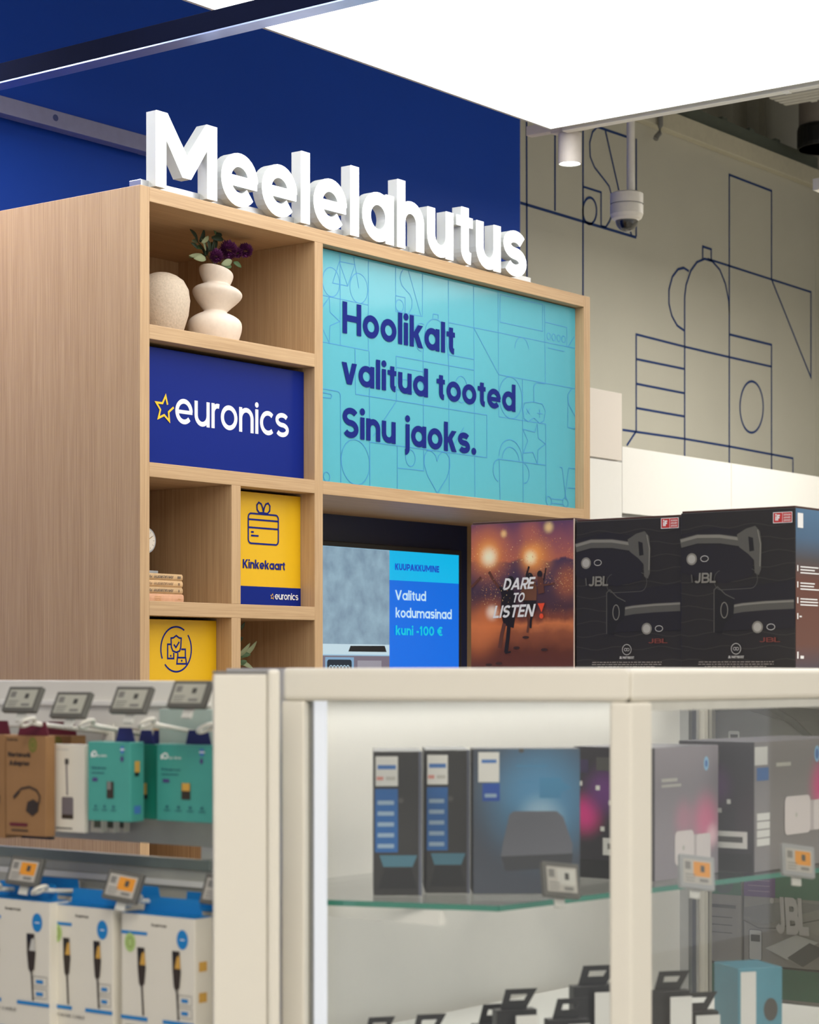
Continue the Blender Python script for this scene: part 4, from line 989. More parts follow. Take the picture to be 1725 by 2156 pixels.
# printer cartons on the gondola shelves, seen through the showcase
greycard = mat('printer_card_grey', (150, 145, 137), .5); greenband = mat('print_green', (40, 104, 76), .5, var=0); purpleband = mat('print_purple', (96, 56, 118), .5, var=0)
linec = mat('print_line_dark', (72, 70, 68), .5, var=0)
def xloc(px): return g2.at(px, 1700, 0)[0]
names = ['top row', 'second row', 'third row']
xs_ = [xloc(1415), xloc(1545), xloc(1545) + .26]
HB = [R0 - R1 - .004, R1 - R2 - .004, .205]
for r_i, (zt2, hb) in enumerate(((R0, HB[0]), (R1, HB[1]), (R2, HB[2]))):
    for c_i in range(2):
        x0 = [xloc(1545) - .30, xloc(1545) + .002][c_i]; wdx = .296 if c_i == 0 else .40
        t = carton('printer_box', 'grey printer carton, green-purple band, %s, %s' % (names[r_i] + ' of the stack', 'left column' if c_i == 0 else 'right column'), 'box',
                   (GX + .01, 2.93 - x0, zt2 - hb), -PI / 2, wdx, .36, hb, greycard, 'printer cartons behind the showcase')
        pr = Print(t)
        pr.rect(0, hb * .70, wdx, hb, greenband); pr.rect(0 if c_i else wdx * .0, hb * .70, (.072 if c_i else .0001), hb, purpleband); pr.done('colour_band')
        pr = Print(t, -.001)
        if c_i == 0:
            pr.disc(wdx - .04, hb * .82, .022, .022, mat('logo_grey', (64, 84, 84), .5, var=0)); pr.text('hp', wdx - .055, hb * .80, .03, .02, greenband, .1, .05, slant=.3)
            pr.rect(wdx - .075, hb * .56, wdx - .012, hb * .56 + .007, linec)
            for k in range(3): pr.rect(wdx - .075, hb * (.46 - k * .08), wdx - .02, hb * (.46 - k * .08) + .002, linec)
        else:
            for k in range(4): pr.rect(.01, hb * (.92 - k * .055), .06, hb * (.92 - k * .055) + .0016, mat('print_pale', (150, 130, 160), .5, var=0))
            # printer drawing
            pr.poly([(.0, hb * .58), (.10, hb * .68), (.2, hb * .66), (.05, hb * .42), (.0, hb * .46)], mat('print_printer', (128, 126, 122), .5, var=0))
            pr.line([(.0, hb * .45), (.035, hb * .38), (.07, hb * .39), (.18, hb * .52)], .002, linec)
            pr.poly([(.05, hb * .18), (.1, hb * .08), (.17, hb * .28), (.12, hb * .34)], lgrey); pr.poly([(.10, hb * .10), (.135, -.0 + hb * .02), (.19, hb * .2), (.15, hb * .27)], dgrey)
            pr.poly(rrect(.013, hb * .05, .042, hb * .36, .004), lgrey); pr.line(rrect(.013, hb * .05, .042, hb * .36, .004), .0015, linec, True); pr.rect(.017, hb * .24, .038, hb * .31, linec)
        pr.done('printed_artwork')
        if c_i == 1 and r_i == 1:
            pr = Print(t, -.003); pr.text('JBL', .075, hb * .34, .075, .075, mat('reflected_logo_ink', (196, 190, 184), .5, var=0), .17, .05, slant=-.06); pr.disc(.066, hb * .34 + .066, .0045, .006, MATS['reflected_logo_ink']); pr.done('lettering')  # reflection of a JBL logo, drawn here as print on the carton
# arched carton on top row
xt0 = xloc(1487)
hz = 1.5 - (1500 - HOR) / F * 4.36
t = T('arched_carton', 'dark grey carton with a curved handle opening above the printer cartons', 'box', (GX + .01, 2.93 - xt0, R0), -PI / 2)
h9 = hz - R0 + .012
t.part('carton_body', MB().xzprism([(0, 0), (.27, 0), (.27, .005), (.24, .03), (.16, h9 * .72), (.08, h9 * .9), (0, h9 * .95)], 0, .3), mgrey)
ar = [(0, h9 * .93), (.06, h9 * 1.05), (.12, h9 * 1.0), (.18, h9 * .72), (.25, .02)]
Lf, Rt = ribbon(ar, .012)
mb = MB()
for i in range(4): mb.xzprism([Lf[i], Rt[i], Rt[i + 1], Lf[i + 1]], -.004, .004)
t.part('handle', mb, dgrey)
pr = Print(t); pr.poly(rrect(.03, .005, .056, .062, .004), lgrey); pr.rect(.035, .04, .052, .055, linec); pr.rect(.1, .01, .15, .03, dgrey); pr.done('printed_artwork')

# =================================================================== GLASS SHOWCASE
A = W(592, 3.06); B = W(1330, 2.9); Cx = 3.876; BY = 2.235
CT = 1.507; RB = 1.461
case = T('glass_showcase', 'white-framed glass showcase with a sharp corner, in the foreground', 'showcase', (B.x, B.y, 0))
def L2(p): return (p[0] - B.x, p[1] - B.y)
dAB = (B - A).normalized(); nAB = Vector((-dAB.y, dAB.x))      # towards the inside
if nAB.dot(Vector((3, 2)) - A) < 0: nAB = -nAB
def onAB(px):
    r = W(px, 1.0); den = r.x * dAB.y - r.y * dAB.x; k = (A.x * dAB.y - A.y * dAB.x) / den; return r * k
P640, P1283 = onAB(641), onAB(1283)
P1375 = W(1375, B.y / W(1375, 1).y)
frm = mat('showcase_frame_white', (226, 222, 210), .4, var=.005)
ins = .03
C1 = Vector((Cx, B.y)); C2 = Vector((Cx, BY)); A2 = Vector((A.x + .14, BY))
def strip(p, q, wdt, z0, z1, nrm):
    return MB().prism([L2(p), L2(q), L2(q + nrm * wdt), L2(p + nrm * wdt)], z0, z1)
yv = Vector((0, 1)); xv = Vector((1, 0))
def mitre_rail(z0, z1, wdt, name, m, bev):
    # A-B run and B-C run meeting at the corner
    bis = B + (nAB + yv) * wdt / (1 + nAB.dot(yv))
    mb = MB().prism([L2(A), L2(B), L2(bis), L2(A + nAB * wdt)], z0, z1); case.part(name, mb, m, bevel=bev, seg=4)
    mb = MB().prism([L2(B), L2(C1), L2(C1 + yv * wdt), L2(bis)], z0, z1 + .0); case.part(name, mb, m, bevel=bev, seg=4)
mitre_rail(RB, CT, .04, 'top_rail', frm, .008)
case.part('top_rail', strip(A + nAB * .02, A2, .03, RB, CT, xv), frm); case.part('top_rail', strip(A2, C2, .03, RB, CT, -yv), frm); case.part('top_rail', strip(C1, C2, .03, RB, CT, -xv), frm)
case.part('post', strip(A, P640, .03, 0, RB, nAB), frm, bevel=.003)
bis = B + (nAB + yv) * .03 / (1 + nAB.dot(yv))
case.part('corner_post', MB().prism([L2(P1283), L2(B), L2(P1375), L2(P1375 + yv * .03), L2(bis), L2(P1283 + nAB * .03)], 0, RB), frm, bevel=.005, seg=3)
case.part('sliding_track', strip(P1375 + yv * .004, C1, .025, RB - .012, RB, yv), mat('pale_track', (196, 196, 188), .4))
case.part('post', strip(C1 - xv * .03, C1, .03, 0, RB, yv), frm); case.part('post', strip(C2 - xv * .03, C2, -.03, 0, RB, yv), frm)
case.part('glass_pane', strip(P640 + nAB * .012, P1283 + nAB * .012, .004, .1, RB, nAB), GL)
case.part('glass_pane', strip(P1375 + yv * .012, C1 - xv * .03 + yv * .012, .004, .1, RB - .012, yv), GL)
case.part('glass_pane', strip(C1 + yv * .03 - xv * .012, C2 - yv * .03 - xv * .012, .004, .1, RB, -xv), GL)
case.part('inner_seal', strip(P640 + nAB * .018, P640 + nAB * .018 + dAB * .004, .05, .1, RB, nAB), mgrey)
case.part('inner_channel', strip(P640 + nAB * .022 + dAB * .006, P640 + nAB * .022 + dAB * .022, .01, .1, RB, nAB), mat('showcase_light_strip', (232, 234, 240), .3, emit=.85))
case.part('top_glass', MB().prism([L2(p) for p in (A + nAB * .04 + dAB * .02, B + (nAB + yv) * .03, C1 + yv * .04 - xv * .03, C2 - yv * .03 - xv * .03, A2 + xv * .03 - yv * .03)], CT - .012, CT - .006), GL)
case.part('back_panel', MB().box(A2.x - B.x, BY - B.y, 0, 3.80 - B.x, BY - B.y + .012, RB), white2)
case.part('side_panel', strip(A + nAB * .03, A2 - yv * .002, .012, 0, RB, xv), white2)
case.part('back_rail', MB().box(3.80 - B.x, BY - B.y - .02, 0, 3.815 - B.x, BY - B.y, RB).box(3.83 - B.x, BY - B.y - .02, 0, 3.84 - B.x, BY - B.y, RB), alu)
case.part('base', MB().prism([L2(p) for p in (A, B, C1, C2, A2)], 0, .1), frm)
case.part('added_light_strip', MB().box(A2.x - B.x + .1, BY - B.y - .05, RB + .004, 3.7 - B.x, BY - B.y - .035, RB + .014), mat('added_rear_strip', (255, 252, 246), .3, emit=8))  # unseen strip behind the top rail, added to brighten the showcase interior
SHZ = 1.176
S1 = Vector((2.495, 1.758)); S0 = Vector((2.412, 2.0))
S2 = Vector((3.83, 1.627))
spoly = [S0, S1, S2, Vector((3.83, BY - .025)), Vector((2.45, BY - .025))]
gs = case.part('glass_shelf', MB().prism([L2(p) for p in spoly], SHZ - .008, SHZ), GL)
mb = MB()
mb.prism([L2(p) for p in (S0, S1, S1 + Vector((-.0015, -.0005)), S0 + Vector((-.0015, -.0005)))], SHZ - .008, SHZ); mb.prism([L2(p) for p in (S1, S2, S2 - yv * .0015, S1 - yv * .0015)], SHZ - .008, SHZ)
mesh_obj('polished_edge', mb, GLE, gs)
case.part('shelf_bracket', MB().box(2.46 - B.x, BY - B.y - .40, SHZ - .03, 2.475 - B.x, BY - B.y, SHZ - .009).box(3.2 - B.x, BY - B.y - .40, SHZ - .03, 3.215 - B.x, BY - B.y, SHZ - .009), white2)
LZ = .925
lpoly = [A + nAB * .05 + dAB * .06, B + (nAB + yv) * .045, Vector((3.42, B.y + .045)), Vector((3.42, BY - .025)), Vector((2.50, BY - .025))]
case.part('lower_shelf', MB().prism([L2(p) for p in lpoly], LZ - .02, LZ), white2)

# ---- router cartons on the glass shelf
RR = math.radians(-36)
routergrad = bpy.data.materials.new('router_carton_front'); routergrad.use_nodes = True
nt = routergrad.node_tree; b = nt.nodes['Principled BSDF']; b.inputs['Roughness'].default_value = .35
def blob_mat(nt, b, base, blobs, ax=0):
    N = nt.nodes.new; L = nt.links.new
    tc = N('ShaderNodeTexCoord'); sp_ = N('ShaderNodeSeparateXYZ'); L(tc.outputs['Object'], sp_.inputs[0]); vm = N('ShaderNodeCombineXYZ'); L(sp_.outputs[ax], vm.inputs[0]); L(sp_.outputs[2], vm.inputs[2])
    rgbn = N('ShaderNodeRGB'); rgbn.outputs[0].default_value = rgb(*base); cur = rgbn.outputs[0]
    for cx, cz, r, col, k in blobs:
        ds = N('ShaderNodeVectorMath'); ds.operation = 'DISTANCE'; ds.inputs[1].default_value = (cx, 0, cz); L(vm.outputs[0], ds.inputs[0])
        mr = N('ShaderNodeMapRange'); mr.interpolation_type = 'SMOOTHERSTEP'; mr.inputs[1].default_value = 0; mr.inputs[2].default_value = r; mr.inputs[3].default_value = k; mr.inputs[4].default_value = 0; L(ds.outputs['Value'], mr.inputs[0])
        ml = N('ShaderNodeMix'); ml.data_type = 'RGBA'; L(mr.outputs[0], ml.inputs[0]); L(cur, ml.inputs[6]); ml.inputs[7].default_value = rgb(*col); cur = ml.outputs[2]
    L(cur, b.inputs['Base Color'])
blob_mat(nt, b, (70, 76, 88), [(.10, .14, .13, (84, 150, 196), .95), (.10, .11, .05, (180, 216, 236), .8)])
darkcard = mat('dark_router_card', (44, 43, 42), .4); labelblue = mat('label_blue', (24, 98, 168), .5, var=0); sticker = mat('sticker_white', (226, 226, 222), .5, var=0); bluetx = mat('sticker_blue_text', (70, 120, 190), .5, var=0); palebar = mat('pale_bar', (150, 176, 200), .5, var=0)
def spot(px, py, Z): p = onZ(px, py, Z); return (p.x, p.y, Z)
def gl_(t, px, py): return t.at(px, py)
xsb = [(787, 889, 1886, 1582), (892, 990, 1884, 1579)]
shz = SHZ + .0005
for k, (pa, pb, yb_, yt_) in enumerate(xsb):
    RB1 = math.radians(-51)
    t = T('router_box', ['leftmost dark router carton on the glass shelf, narrow side with blue label', 'second dark router carton on the glass shelf, narrow side with blue label'][k], 'box', spot(pa + k * 4, yb_ - k * 3, shz), RB1, 'router cartons in the showcase')
    wd = t.at(pb, yb_)[0]; ht = t.at(pa, yt_)[1]
    t.box('carton_body', (0, 0, 0, wd, .15, ht), darkcard, bevel=.0015)
    pr = Print(t)
    pr.rect(wd * .03, ht * .30, wd * .5, ht * .74, labelblue); pr.rect(wd * .04, ht * .76, wd * .5, ht * .965, sticker)
    pr.rect(wd * .08, ht * .875, wd * .46, ht * .905, bluetx); pr.rect(wd * .06, ht * .8, wd * .2, ht * .825, mat('tiny_red', (220, 150, 140), .5, var=0)); pr.rect(wd * .25, ht * .8, wd * .45, ht * .825, lgrey)
    for j in range(5): pr.rect(wd * .08, ht * (.33 + j * .075), wd * .42, ht * (.33 + j * .075) + .006, palebar)
    pr.poly([(wd * .1, ht * .05), (wd * .9, ht * .05), (wd * .78, ht * .19), (wd * .22, ht * .19)], black)
    pr.poly([(wd * .2, ht * .2), (wd * .8, ht * .2), (wd * .9, ht * .28), (wd * .12, ht * .28)], mat('dim_cyan', (70, 120, 140), .5, var=0)); pr.rect(wd * .93, 0, wd, ht, mat('edge_greyblue', (92, 96, 112), .5, var=0)); pr.disc(wd * .56, ht * .66, .004, .004, dgrey)
    pr.done('printed_label', label='blue feature label and white sticker')
t = T('router_box', 'wide router carton with grey router on glowing blue, on the glass shelf', 'box', spot(996, 1883, shz), RB1, 'router cartons in the showcase')
wd = t.at(1222, 1880)[0]; ht = t.at(992, 1576)[1]
t.box('carton_body', (0, 0, 0, wd, .07, ht), darkcard, bevel=.0015)
t.box('front_print', (.0006, -.0008, .0006, wd - .0006, -.0001, ht - .0006), routergrad)
pr = Print(t, -.0008)
pr.rect(wd * .05, ht * .77, wd * .245, ht * .975, sticker); pr.rect(wd * .08, ht * .90, wd * .22, ht * .925, bluetx); pr.rect(wd * .09, ht * .64, wd * .25, ht * .76, mat('label_blue2', (20, 76, 170), .5, var=0)); pr.rect(wd * .11, ht * .665, wd * .22, ht * .69, palebar)
pr.poly([(wd * .26, ht * .26), (wd * .28, ht * .36), (wd * .34, ht * .55), (wd * .38, ht * .57), (wd * .78, ht * .57), (wd * .84, ht * .53), (wd * .93, ht * .34), (wd * .92, ht * .24), (wd * .8, ht * .22), (wd * .4, ht * .2), (wd * .28, ht * .2)], mat('print_router', (108, 110, 120), .5, var=0))
pr.poly([(wd * .26, ht * .26), (wd * .93, ht * .28), (wd * .92, ht * .20), (wd * .8, ht * .18), (wd * .3, ht * .16)], mat('print_router_dark', (62, 64, 70), .5, var=0))
sq = mat('print_square', (70, 140, 184), .5, var=0); pr.rect(wd * .62, ht * .66, wd * .82, ht * .8, sq); pr.poly([(wd * .82, ht * .78), (wd * .92, ht * .73), (wd * .82, ht * .7)], sq)
pr.line([(wd * .4, ht * .88), (wd * .7, ht * .88)], .0015, sq); pr.line([(wd * .42, ht * .77), (wd * .56, ht * .77)], .0015, sq)
pr.disc(wd * .45, ht * .985, .004, .003, dgrey)
pr.done('printed_artwork', label='printed grey router and stickers')
# pink-glow cartons, their dark left sides showing
wt2 = mat('print_white_device', (226, 218, 218), .5, var=0)
def device(pr, x, z, w_, h_):
    for k in range(3): pr.poly(rrect(x + k * w_ * .42 + w_ * .3, z + h_ * .05, x + k * w_ * .42 + w_ * 1.05, z + h_ * .85, .006), wt2 if k % 2 == 0 else mat('print_device_grey', (196, 188, 190), .5, var=0))
    pr.poly(rrect(x, z, x + w_, z + h_, .01), wt2); pr.disc(x + w_ * .45, z + h_ * .5, .004, .004, lgrey)
def pinkbox(label, pa, pb, yb_, yt_, base, blobs, dep):
    t = T('mesh_router_box', label, 'box', spot(pa, yb_, shz), 0, 'pink glowing cartons in the showcase')
    wd = t.at(pb, yb_)[0]; ht = t.at(pa, yt_)[1]
    m = bpy.data.materials.new('pink_carton_front'); m.use_nodes = True; bb = m.node_tree.nodes['Principled BSDF']; bb.inputs['Roughness'].default_value = .35
    blob_mat(m.node_tree, bb, base, [(x * wd, z * ht, r, c, k) for x, z, r, c, k in blobs])
    t.box('carton_body', (0, 0, 0, wd, dep, ht), mat('plum_card', (58, 50, 60), .4), bevel=.0015)
    t.box('front_print', (.0006, -.0008, .0006, wd - .0006, -.0001, ht - .0006), m)
    sm_ = bpy.data.materials.new('dark_side_print'); sm_.use_nodes = True; bb = sm_.node_tree.nodes['Principled BSDF']; bb.inputs['Roughness'].default_value = .35
    blob_mat(sm_.node_tree, bb, (46, 42, 50), [(dep * .85, ht * .48, .05, (224, 44, 140), .95), (dep * .6, ht * .66, .06, (116, 52, 136), .8)], 1)
    t.box('side_print', (-.0008, .0006, .0006, -.0001, dep - .0006, ht - .0006), sm_)
    px_ = [-.001]
    def SR(name, m_, *rs):
        mb = MB(); px_[0] -= .0001
        for (y0, z0, y1, z1) in rs: mb.add([(px_[0], y0 * dep, z0 * ht), (px_[0], y0 * dep, z1 * ht), (px_[0], y1 * dep, z1 * ht), (px_[0], y1 * dep, z0 * ht)], [(0, 1, 2, 3)])
        t.part(name, mb, m_)
    for (y_, z_) in ((.88, .70), (.66, .67), (.5, .56), (.42, .45), (.6, .36), (.3, .52)): SR('side_dot', sticker, (y_, z_, y_ + .05, z_ + .035))
    SR('side_sticker', sticker, (.08, .18, .62, .31)); SR('side_barcode', dgrey, (.14, .225, .56, .27))
    SR('side_square', mat('dark_violet', (58, 44, 84), .5, var=0), (.8, .8, .95, .9)); SR('side_square', dgrey, (.45, .82, .7, .92)); SR('side_picture', black, (.02, 0, .98, .14))
    return t, wd, ht
t, wd, ht = pinkbox('grey-pink carton right of the corner post, dark dotted side left of it', 1378, 1512, 1857, 1575, (148, 142, 150), [(.8, .42, .07, (232, 120, 160), .85), (.45, .45, .05, (214, 130, 160), .5), (.9, .3, .03, (255, 220, 230), .7)], .15)
pr = Print(t, -.0008); pr.disc(wd * .80, ht * .86, .008, .0115, mat('badge_blue', (150, 200, 236), .5, var=0)); pr.disc(wd * .8, ht * .86, .004, .006, bluetx)
pr.rect(wd * .1, ht * .74, wd * .34, ht * .765, lgrey); pr.rect(wd * .1, ht * .70, wd * .4, ht * .72, lgrey); device(pr, wd * .3, ht * .1, wd * .3, ht * .26); pr.done('printed_artwork')
t, wd, ht = pinkbox('large mesh router carton with bright pink glow at the right edge', 1588, 1800, 1838, 1562, (136, 132, 134), [(.68, .62, .08, (236, 40, 140), .95), (.68, .5, .03, (255, 225, 240), .9)], .14)
pr = Print(t, -.0008); pr.rect(wd * .0, ht * .82, wd * .12, ht * .96, sticker); pr.rect(wd * .02, ht * .7, wd * .13, ht * .8, labelblue)
for k in range(4): pr.rect(wd * .02, ht * (.2 + k * .065), wd * .14, ht * (.255 + k * .065), sticker)
pr.disc(wd * .6, ht * .88, .010, .014, mat('badge_blue', (150, 200, 236), .5, var=0)); pr.disc(wd * .6, ht * .88, .006, .009, bluetx); pr.rect(wd * .2, ht * .8, wd * .34, ht * .83, lgrey); device(pr, wd * .28, ht * .26, wd * .25, ht * .3); pr.done('printed_artwork')

# ---- electronic shelf labels
eink = mat('eink_screen', (178, 178, 166), .5, var=.02); einkd = mat('eink_text', (74, 74, 70), .5, var=0); orangescr = mat('eink_orange', (222, 148, 44), .5, var=0); whscr = mat('eink_white', (182, 178, 170), .4, var=0)
def shelf_label(label, loc, rot, wl, hl, tilt, roll, scr='plain', holder=True, group='electronic price labels'):
    t = T('price_label', label, 'price label', loc, rot, group)
    t.o.rotation_euler = (-tilt, roll, rot); t.o.rotation_mode = 'XYZ'
    t.part('frame', MB().box(-wl / 2, 0, 0, wl / 2, .009, hl), mat('label_frame_grey', (98, 97, 92), .5) if scr != 'clear' else mat('clear_holder_grey', (160, 162, 164), .3), bevel=.0015)
    pr = Print(t); m = wl * .09
    pr.rect(-wl / 2 + m, hl * .14, wl / 2 - m, hl * .86, eink if scr == 'plain' else whscr)
    if scr != 'plain': pr.rect(-wl * .12, hl * .36, wl * .36, hl * .80, orangescr if scr != 'white' else lgrey)
    pr.rect(-wl * .36, hl * .55, -wl * .2, hl * .78, mgrey)
    pr.rect(wl * .08, hl * .5, wl * .2, hl * .7, einkd)
    for j in range(3): pr.rect(-wl * .36, hl * (.2 + j * .09), -wl * (.1 - j * .02), hl * (.2 + j * .09) + .0015, mgrey)
    pr.rect(wl * .05, hl * .2, wl * .3, hl * .3, mgrey)
    pr.done('display')
    t.part('clip', MB().box(-.008, .009, -.012, .008, .014, hl * .7), mat('clear_clip', (206, 206, 200), .2), bevel=.001)
    return t
p = onZ(1186, 1890, shz + .012)
shelf_label('white price label in clear holder before the wide router carton', (p.x, p.y, shz + .0128), RR + .15, .058, .05, .35, .12, 'white')
p = onZ(1470, 1872, shz + .012); shelf_label('orange price label in clear holder under the grey-pink carton', (p.x, p.y, shz + .0128), RR, .055, .05, .35, .14, 'clear')
p = onZ(1684, 1846, shz + .012); shelf_label('orange price label in clear holder at the right end of the glass shelf', (p.x, p.y, shz + .0128), RR, .055, .05, .35, .14, 'clear')

# ---- hang-tab cartons on the lower shelf of the showcase
def tabbox(label, px, py, wpx, dd=0.0, rot=RR, band=labelblue, hgt=None):
    """px,py: top middle of the hang tab"""
    d_ = (3.12 if px < 1300 else 3.26) + dd
    k = d_ / F; pw = W(px, d_); ztop = CZ - (py - HOR) * k; wd = wpx * k; tabh = .028
    hb = ztop - tabh - LZ
    t = T('hang_tab_box', label, 'box', (pw.x, pw.y, LZ + .0005), rot, 'hang-tab cartons on the lower shelf')
    t.box('carton_body', (-wd / 2, .012, 0, wd / 2, .034, hb), black, bevel=.001)
    sl = .012
    o = [(-wd * .34, hb), (-wd * .27 + sl * .3, hb + tabh), (wd * .38 + sl, hb + tabh), (wd * .30, hb)]
    mbx = MB()
    mid0, mid1 = hb + tabh * .42, hb + tabh * .72
    def lx(f): return (o[0][0] + (o[1][0] - o[0][0]) * f, o[3][0] + (o[2][0] - o[3][0]) * f)
    a0, a1 = lx(.42), lx(.72)
    for pl_ in ([o[0], o[3], (a0[1], mid0), (a0[0], mid0)], [(a1[0], mid1), (a1[1], mid1), o[2], o[1]], [(a0[0], mid0), (a0[0] + wd * .17, mid0), (a1[0] + wd * .17, mid1), (a1[0], mid1)], [(a0[1] - wd * .17, mid0), (a0[1], mid0), (a1[1], mid1), (a1[1] - wd * .17, mid1)]): mbx.xzprism(pl_, .024, .0255)
    t.part('hang_tab', mbx, black)
    pr = Print(t); pr.rect(-wd / 2, 0, wd / 2, hb * .35, band); pr.rect(-wd * .1, hb * .4, wd * .45, hb * .93, sticker); pr.done('printed_label')
tabbox('small black hang-tab carton at the left of the lower showcase shelf', 800, 2148, 70); tabbox('black hang-tab carton second from left on the lower showcase shelf', 905, 2142, 80)
tabbox('black hang-tab carton with its tab standing highest left of centre', 1095, 2088, 90); tabbox('black hang-tab carton tucked low beside the taller tab', 1045, 2120, 80, .07)
tabbox('black hang-tab carton below the tallest one near the corner post', 1205, 2108, 90); tabbox('tallest black hang-tab carton beside the corner post', 1262, 2038, 100, .08)
tabbox('black hang-tab carton right of the corner post', 1420, 2050, 90); tabbox('black hang-tab carton with white sticker right of the corner post', 1475, 2095, 100, .10)
t = T('blue_white_box', 'white and teal carton at the lower right of the showcase', 'box', (*W(1555, 3.40), LZ + .0005), RR)
t.box('carton_body', (0, 0, 0, .075, .09, CZ - (2075 - HOR) * 3.22 / F - LZ), mat('teal_card', (84, 148, 168), .4), bevel=.001); pr = Print(t); pr.rect(.004, .004, .03, .11, sticker); pr.disc(.055, .05, .012, .018, dgrey); pr.done('printed_label')

# =================================================================== END PANEL AND HOOK GONDOLA (LEFT)
E0, E1 = W(449, 2.95), W(591, 2.960)
eang = math.atan2(E1.y - E0.y, E1.x - E0.x)
ep = T('gondola_end_panel', 'plain white upright end panel between the hook gondola and the showcase', 'panel', (E0.x, E0.y, 0), eang)
ztop = CZ - (1419 - HOR) / F * 2.93
Lw = (E1 - E0).length
ep.box('face_board', (0, 0, 0, Lw * .80, .035, ztop), frm, bevel=.003)
ep.box('edge_profile', (Lw * .80 + .0005, -.004, 0, Lw - .001, .035, ztop + .006), frm, bevel=.005)
ep.box('top_cap', (0, 0, ztop + .0005, Lw * .79, .035, ztop + .004), mgrey)

G0 = W(449, 3.16)     # right-hand end of the gondola's back plane
gl = T('hook_gondola', 'white open gondola with hook panels, left of the end panel', 'gondola', (G0.x, G0.y, 0), -PI / 2)
def gx(px, y=0): return gl.at(px, 1500, y)[0]
def gz(px, py, y=0): return gl.at(px, py, y)[1]
xL = gx(-260)
zt0 = gz(200, 1433)
gl.box('top_rail', (xL, -.002, gz(200, 1533), -.002, .012, zt0), white, bevel=.002)
gl.box('hook_bar', (xL, -.010, gz(200, 1486), -.002, -.002, gz(200, 1474)), white2, bevel=.002)
zb0 = gz(200, 1768)
gl.box('back_panel', (xL, .0, zb0, -.002, .006, gz(200, 1534)), mat('pale_grey_back', (188, 188, 178), .35))
gl.box('bottom_lip', (gx(47), -.004, zb0 - .004, gx(111), .004, zb0), black)
zs1 = gz(200, 1794)
gl.box('shelf_bar', (xL, -.006, zs1 - .016, -.002, .006, zs1), mat('grey_glass_edge', (128, 138, 132), .3), bevel=.001)
gl.box('lower_back_panel', (xL, 0, .3, -.002, .006, zs1 - .017), mat('pale_grey_back', (188, 188, 178), .35))
gl.box('lower_hook_bar', (xL, -.008, gz(200, 1850), -.002, -.001, gz(200, 1838)), white2)
gl.box('post', (xL - .03, -.005, 0, xL, .03, zt0), white); gl.box('post', (-.03, .007, 0, -.002, .03, zt0 - .002), white)
gl.box('base', (xL, -.3, 0, -.03, .028, .3), white)

kraft = mat('kraft_card', (150, 112, 72), .7); kraftink = mat('kraft_ink', (52, 42, 34), .6, var=0); maroon = mat('maroon_ink', (98, 26, 42), .6, var=0)
teal = mat('teal_card_front', (70, 156, 146), .4, var=.02); teald = mat('teal_dark', (20, 128, 108), .4, var=0); whcard = mat('white_card', (222, 218, 206), .45, var=.01); gold = mat('gold_print', (206, 160, 70), .5, var=0)
tealink = mat('teal_ink', (34, 84, 104), .5, var=0); navycard = mat('navy_hanger', (28, 34, 100), .5, var=0); hamablue = mat('cyan_blue_ink', (16, 126, 196), .5, var=0); hookm = mat('hook_white', (228, 226, 216), .35)

def prod(name, label, px0, px1, ytop, ybot, yoff, dep, m, group, lean=0.0):
    """hanging carton: front face on local plane y=yoff of the gondola"""
    x0 = gl.at(px0, ytop, yoff)[0]; x1 = gl.at(px1, ytop, yoff)[0]; z1 = gl.at(px0, ytop, yoff)[1]; z0 = gl.at(px0, ybot, yoff)[1]
    wx = G0.x + yoff; wy = G0.y - x0
    t = T(name, label, 'box', (wx, wy, z0), -PI / 2 + lean, group)
    t.box('carton_body', (0, 0, 0, x1 - x0, dep, z1 - z0), m, bevel=.001)
    return t, x1 - x0, z1 - z0
def hook(px_tip, py_tip, ln, yv_, two=True, name='display_hook', label=''):
    """tip of the hook in the photo; the hook runs from the panel (y=0) out to y=-ln"""
    x, z = gl.at(px_tip, py_tip, -ln)
    t = T(name, label, 'hook', (G0.x - .0, G0.y - x, z - yv_), -PI / 2, 'white wire display hooks')
    mb = MB().tube([(0, -.012, 0), (0, -ln + .02, yv_ * .9), (0, -ln + .005, yv_ + .001)], .0036, 8)
    t.part('prong', mb, hookm, smooth=True)
    lo = [(0 + .010 * math.sin(a) , -ln - .004 + .011 * math.cos(a), yv_ + .006 * math.sin(a) + .002) for a in [2 * PI * i / 14 for i in range(15)]]
    t.part('loop', MB().tube(lo, .003, 6), hookm, smooth=True)
    t.box('back_clip', (-.012, -.014, -.012, .012, -.0105, .014), hookm, bevel=.001)
    return t
hooks = [(62, 1523, .17, 'upper row, holding the kraft adapter cartons'), (186, 1527, .13, 'upper row, holding the narrow teal cartons'), (313, 1525, .13, 'upper row, holding the wide teal cartons'), (437, 1536, .10, 'upper row, beside the end panel')]
for a_, b_, c_, l_ in hooks: hook(a_, b_, c_, .017, label='white wire hook in the ' + l_)
hooks2 = [(88, 1876, .16, 'lower row, over the middle cable carton'), (286, 1898, .14, 'lower row, over the right cable carton'), (-10, 1873, .17, 'lower row, over the left cable carton')]
for a_, b_, c_, l_ in hooks2: hook(a_, b_, c_, .012, label='white wire hook in the ' + l_)

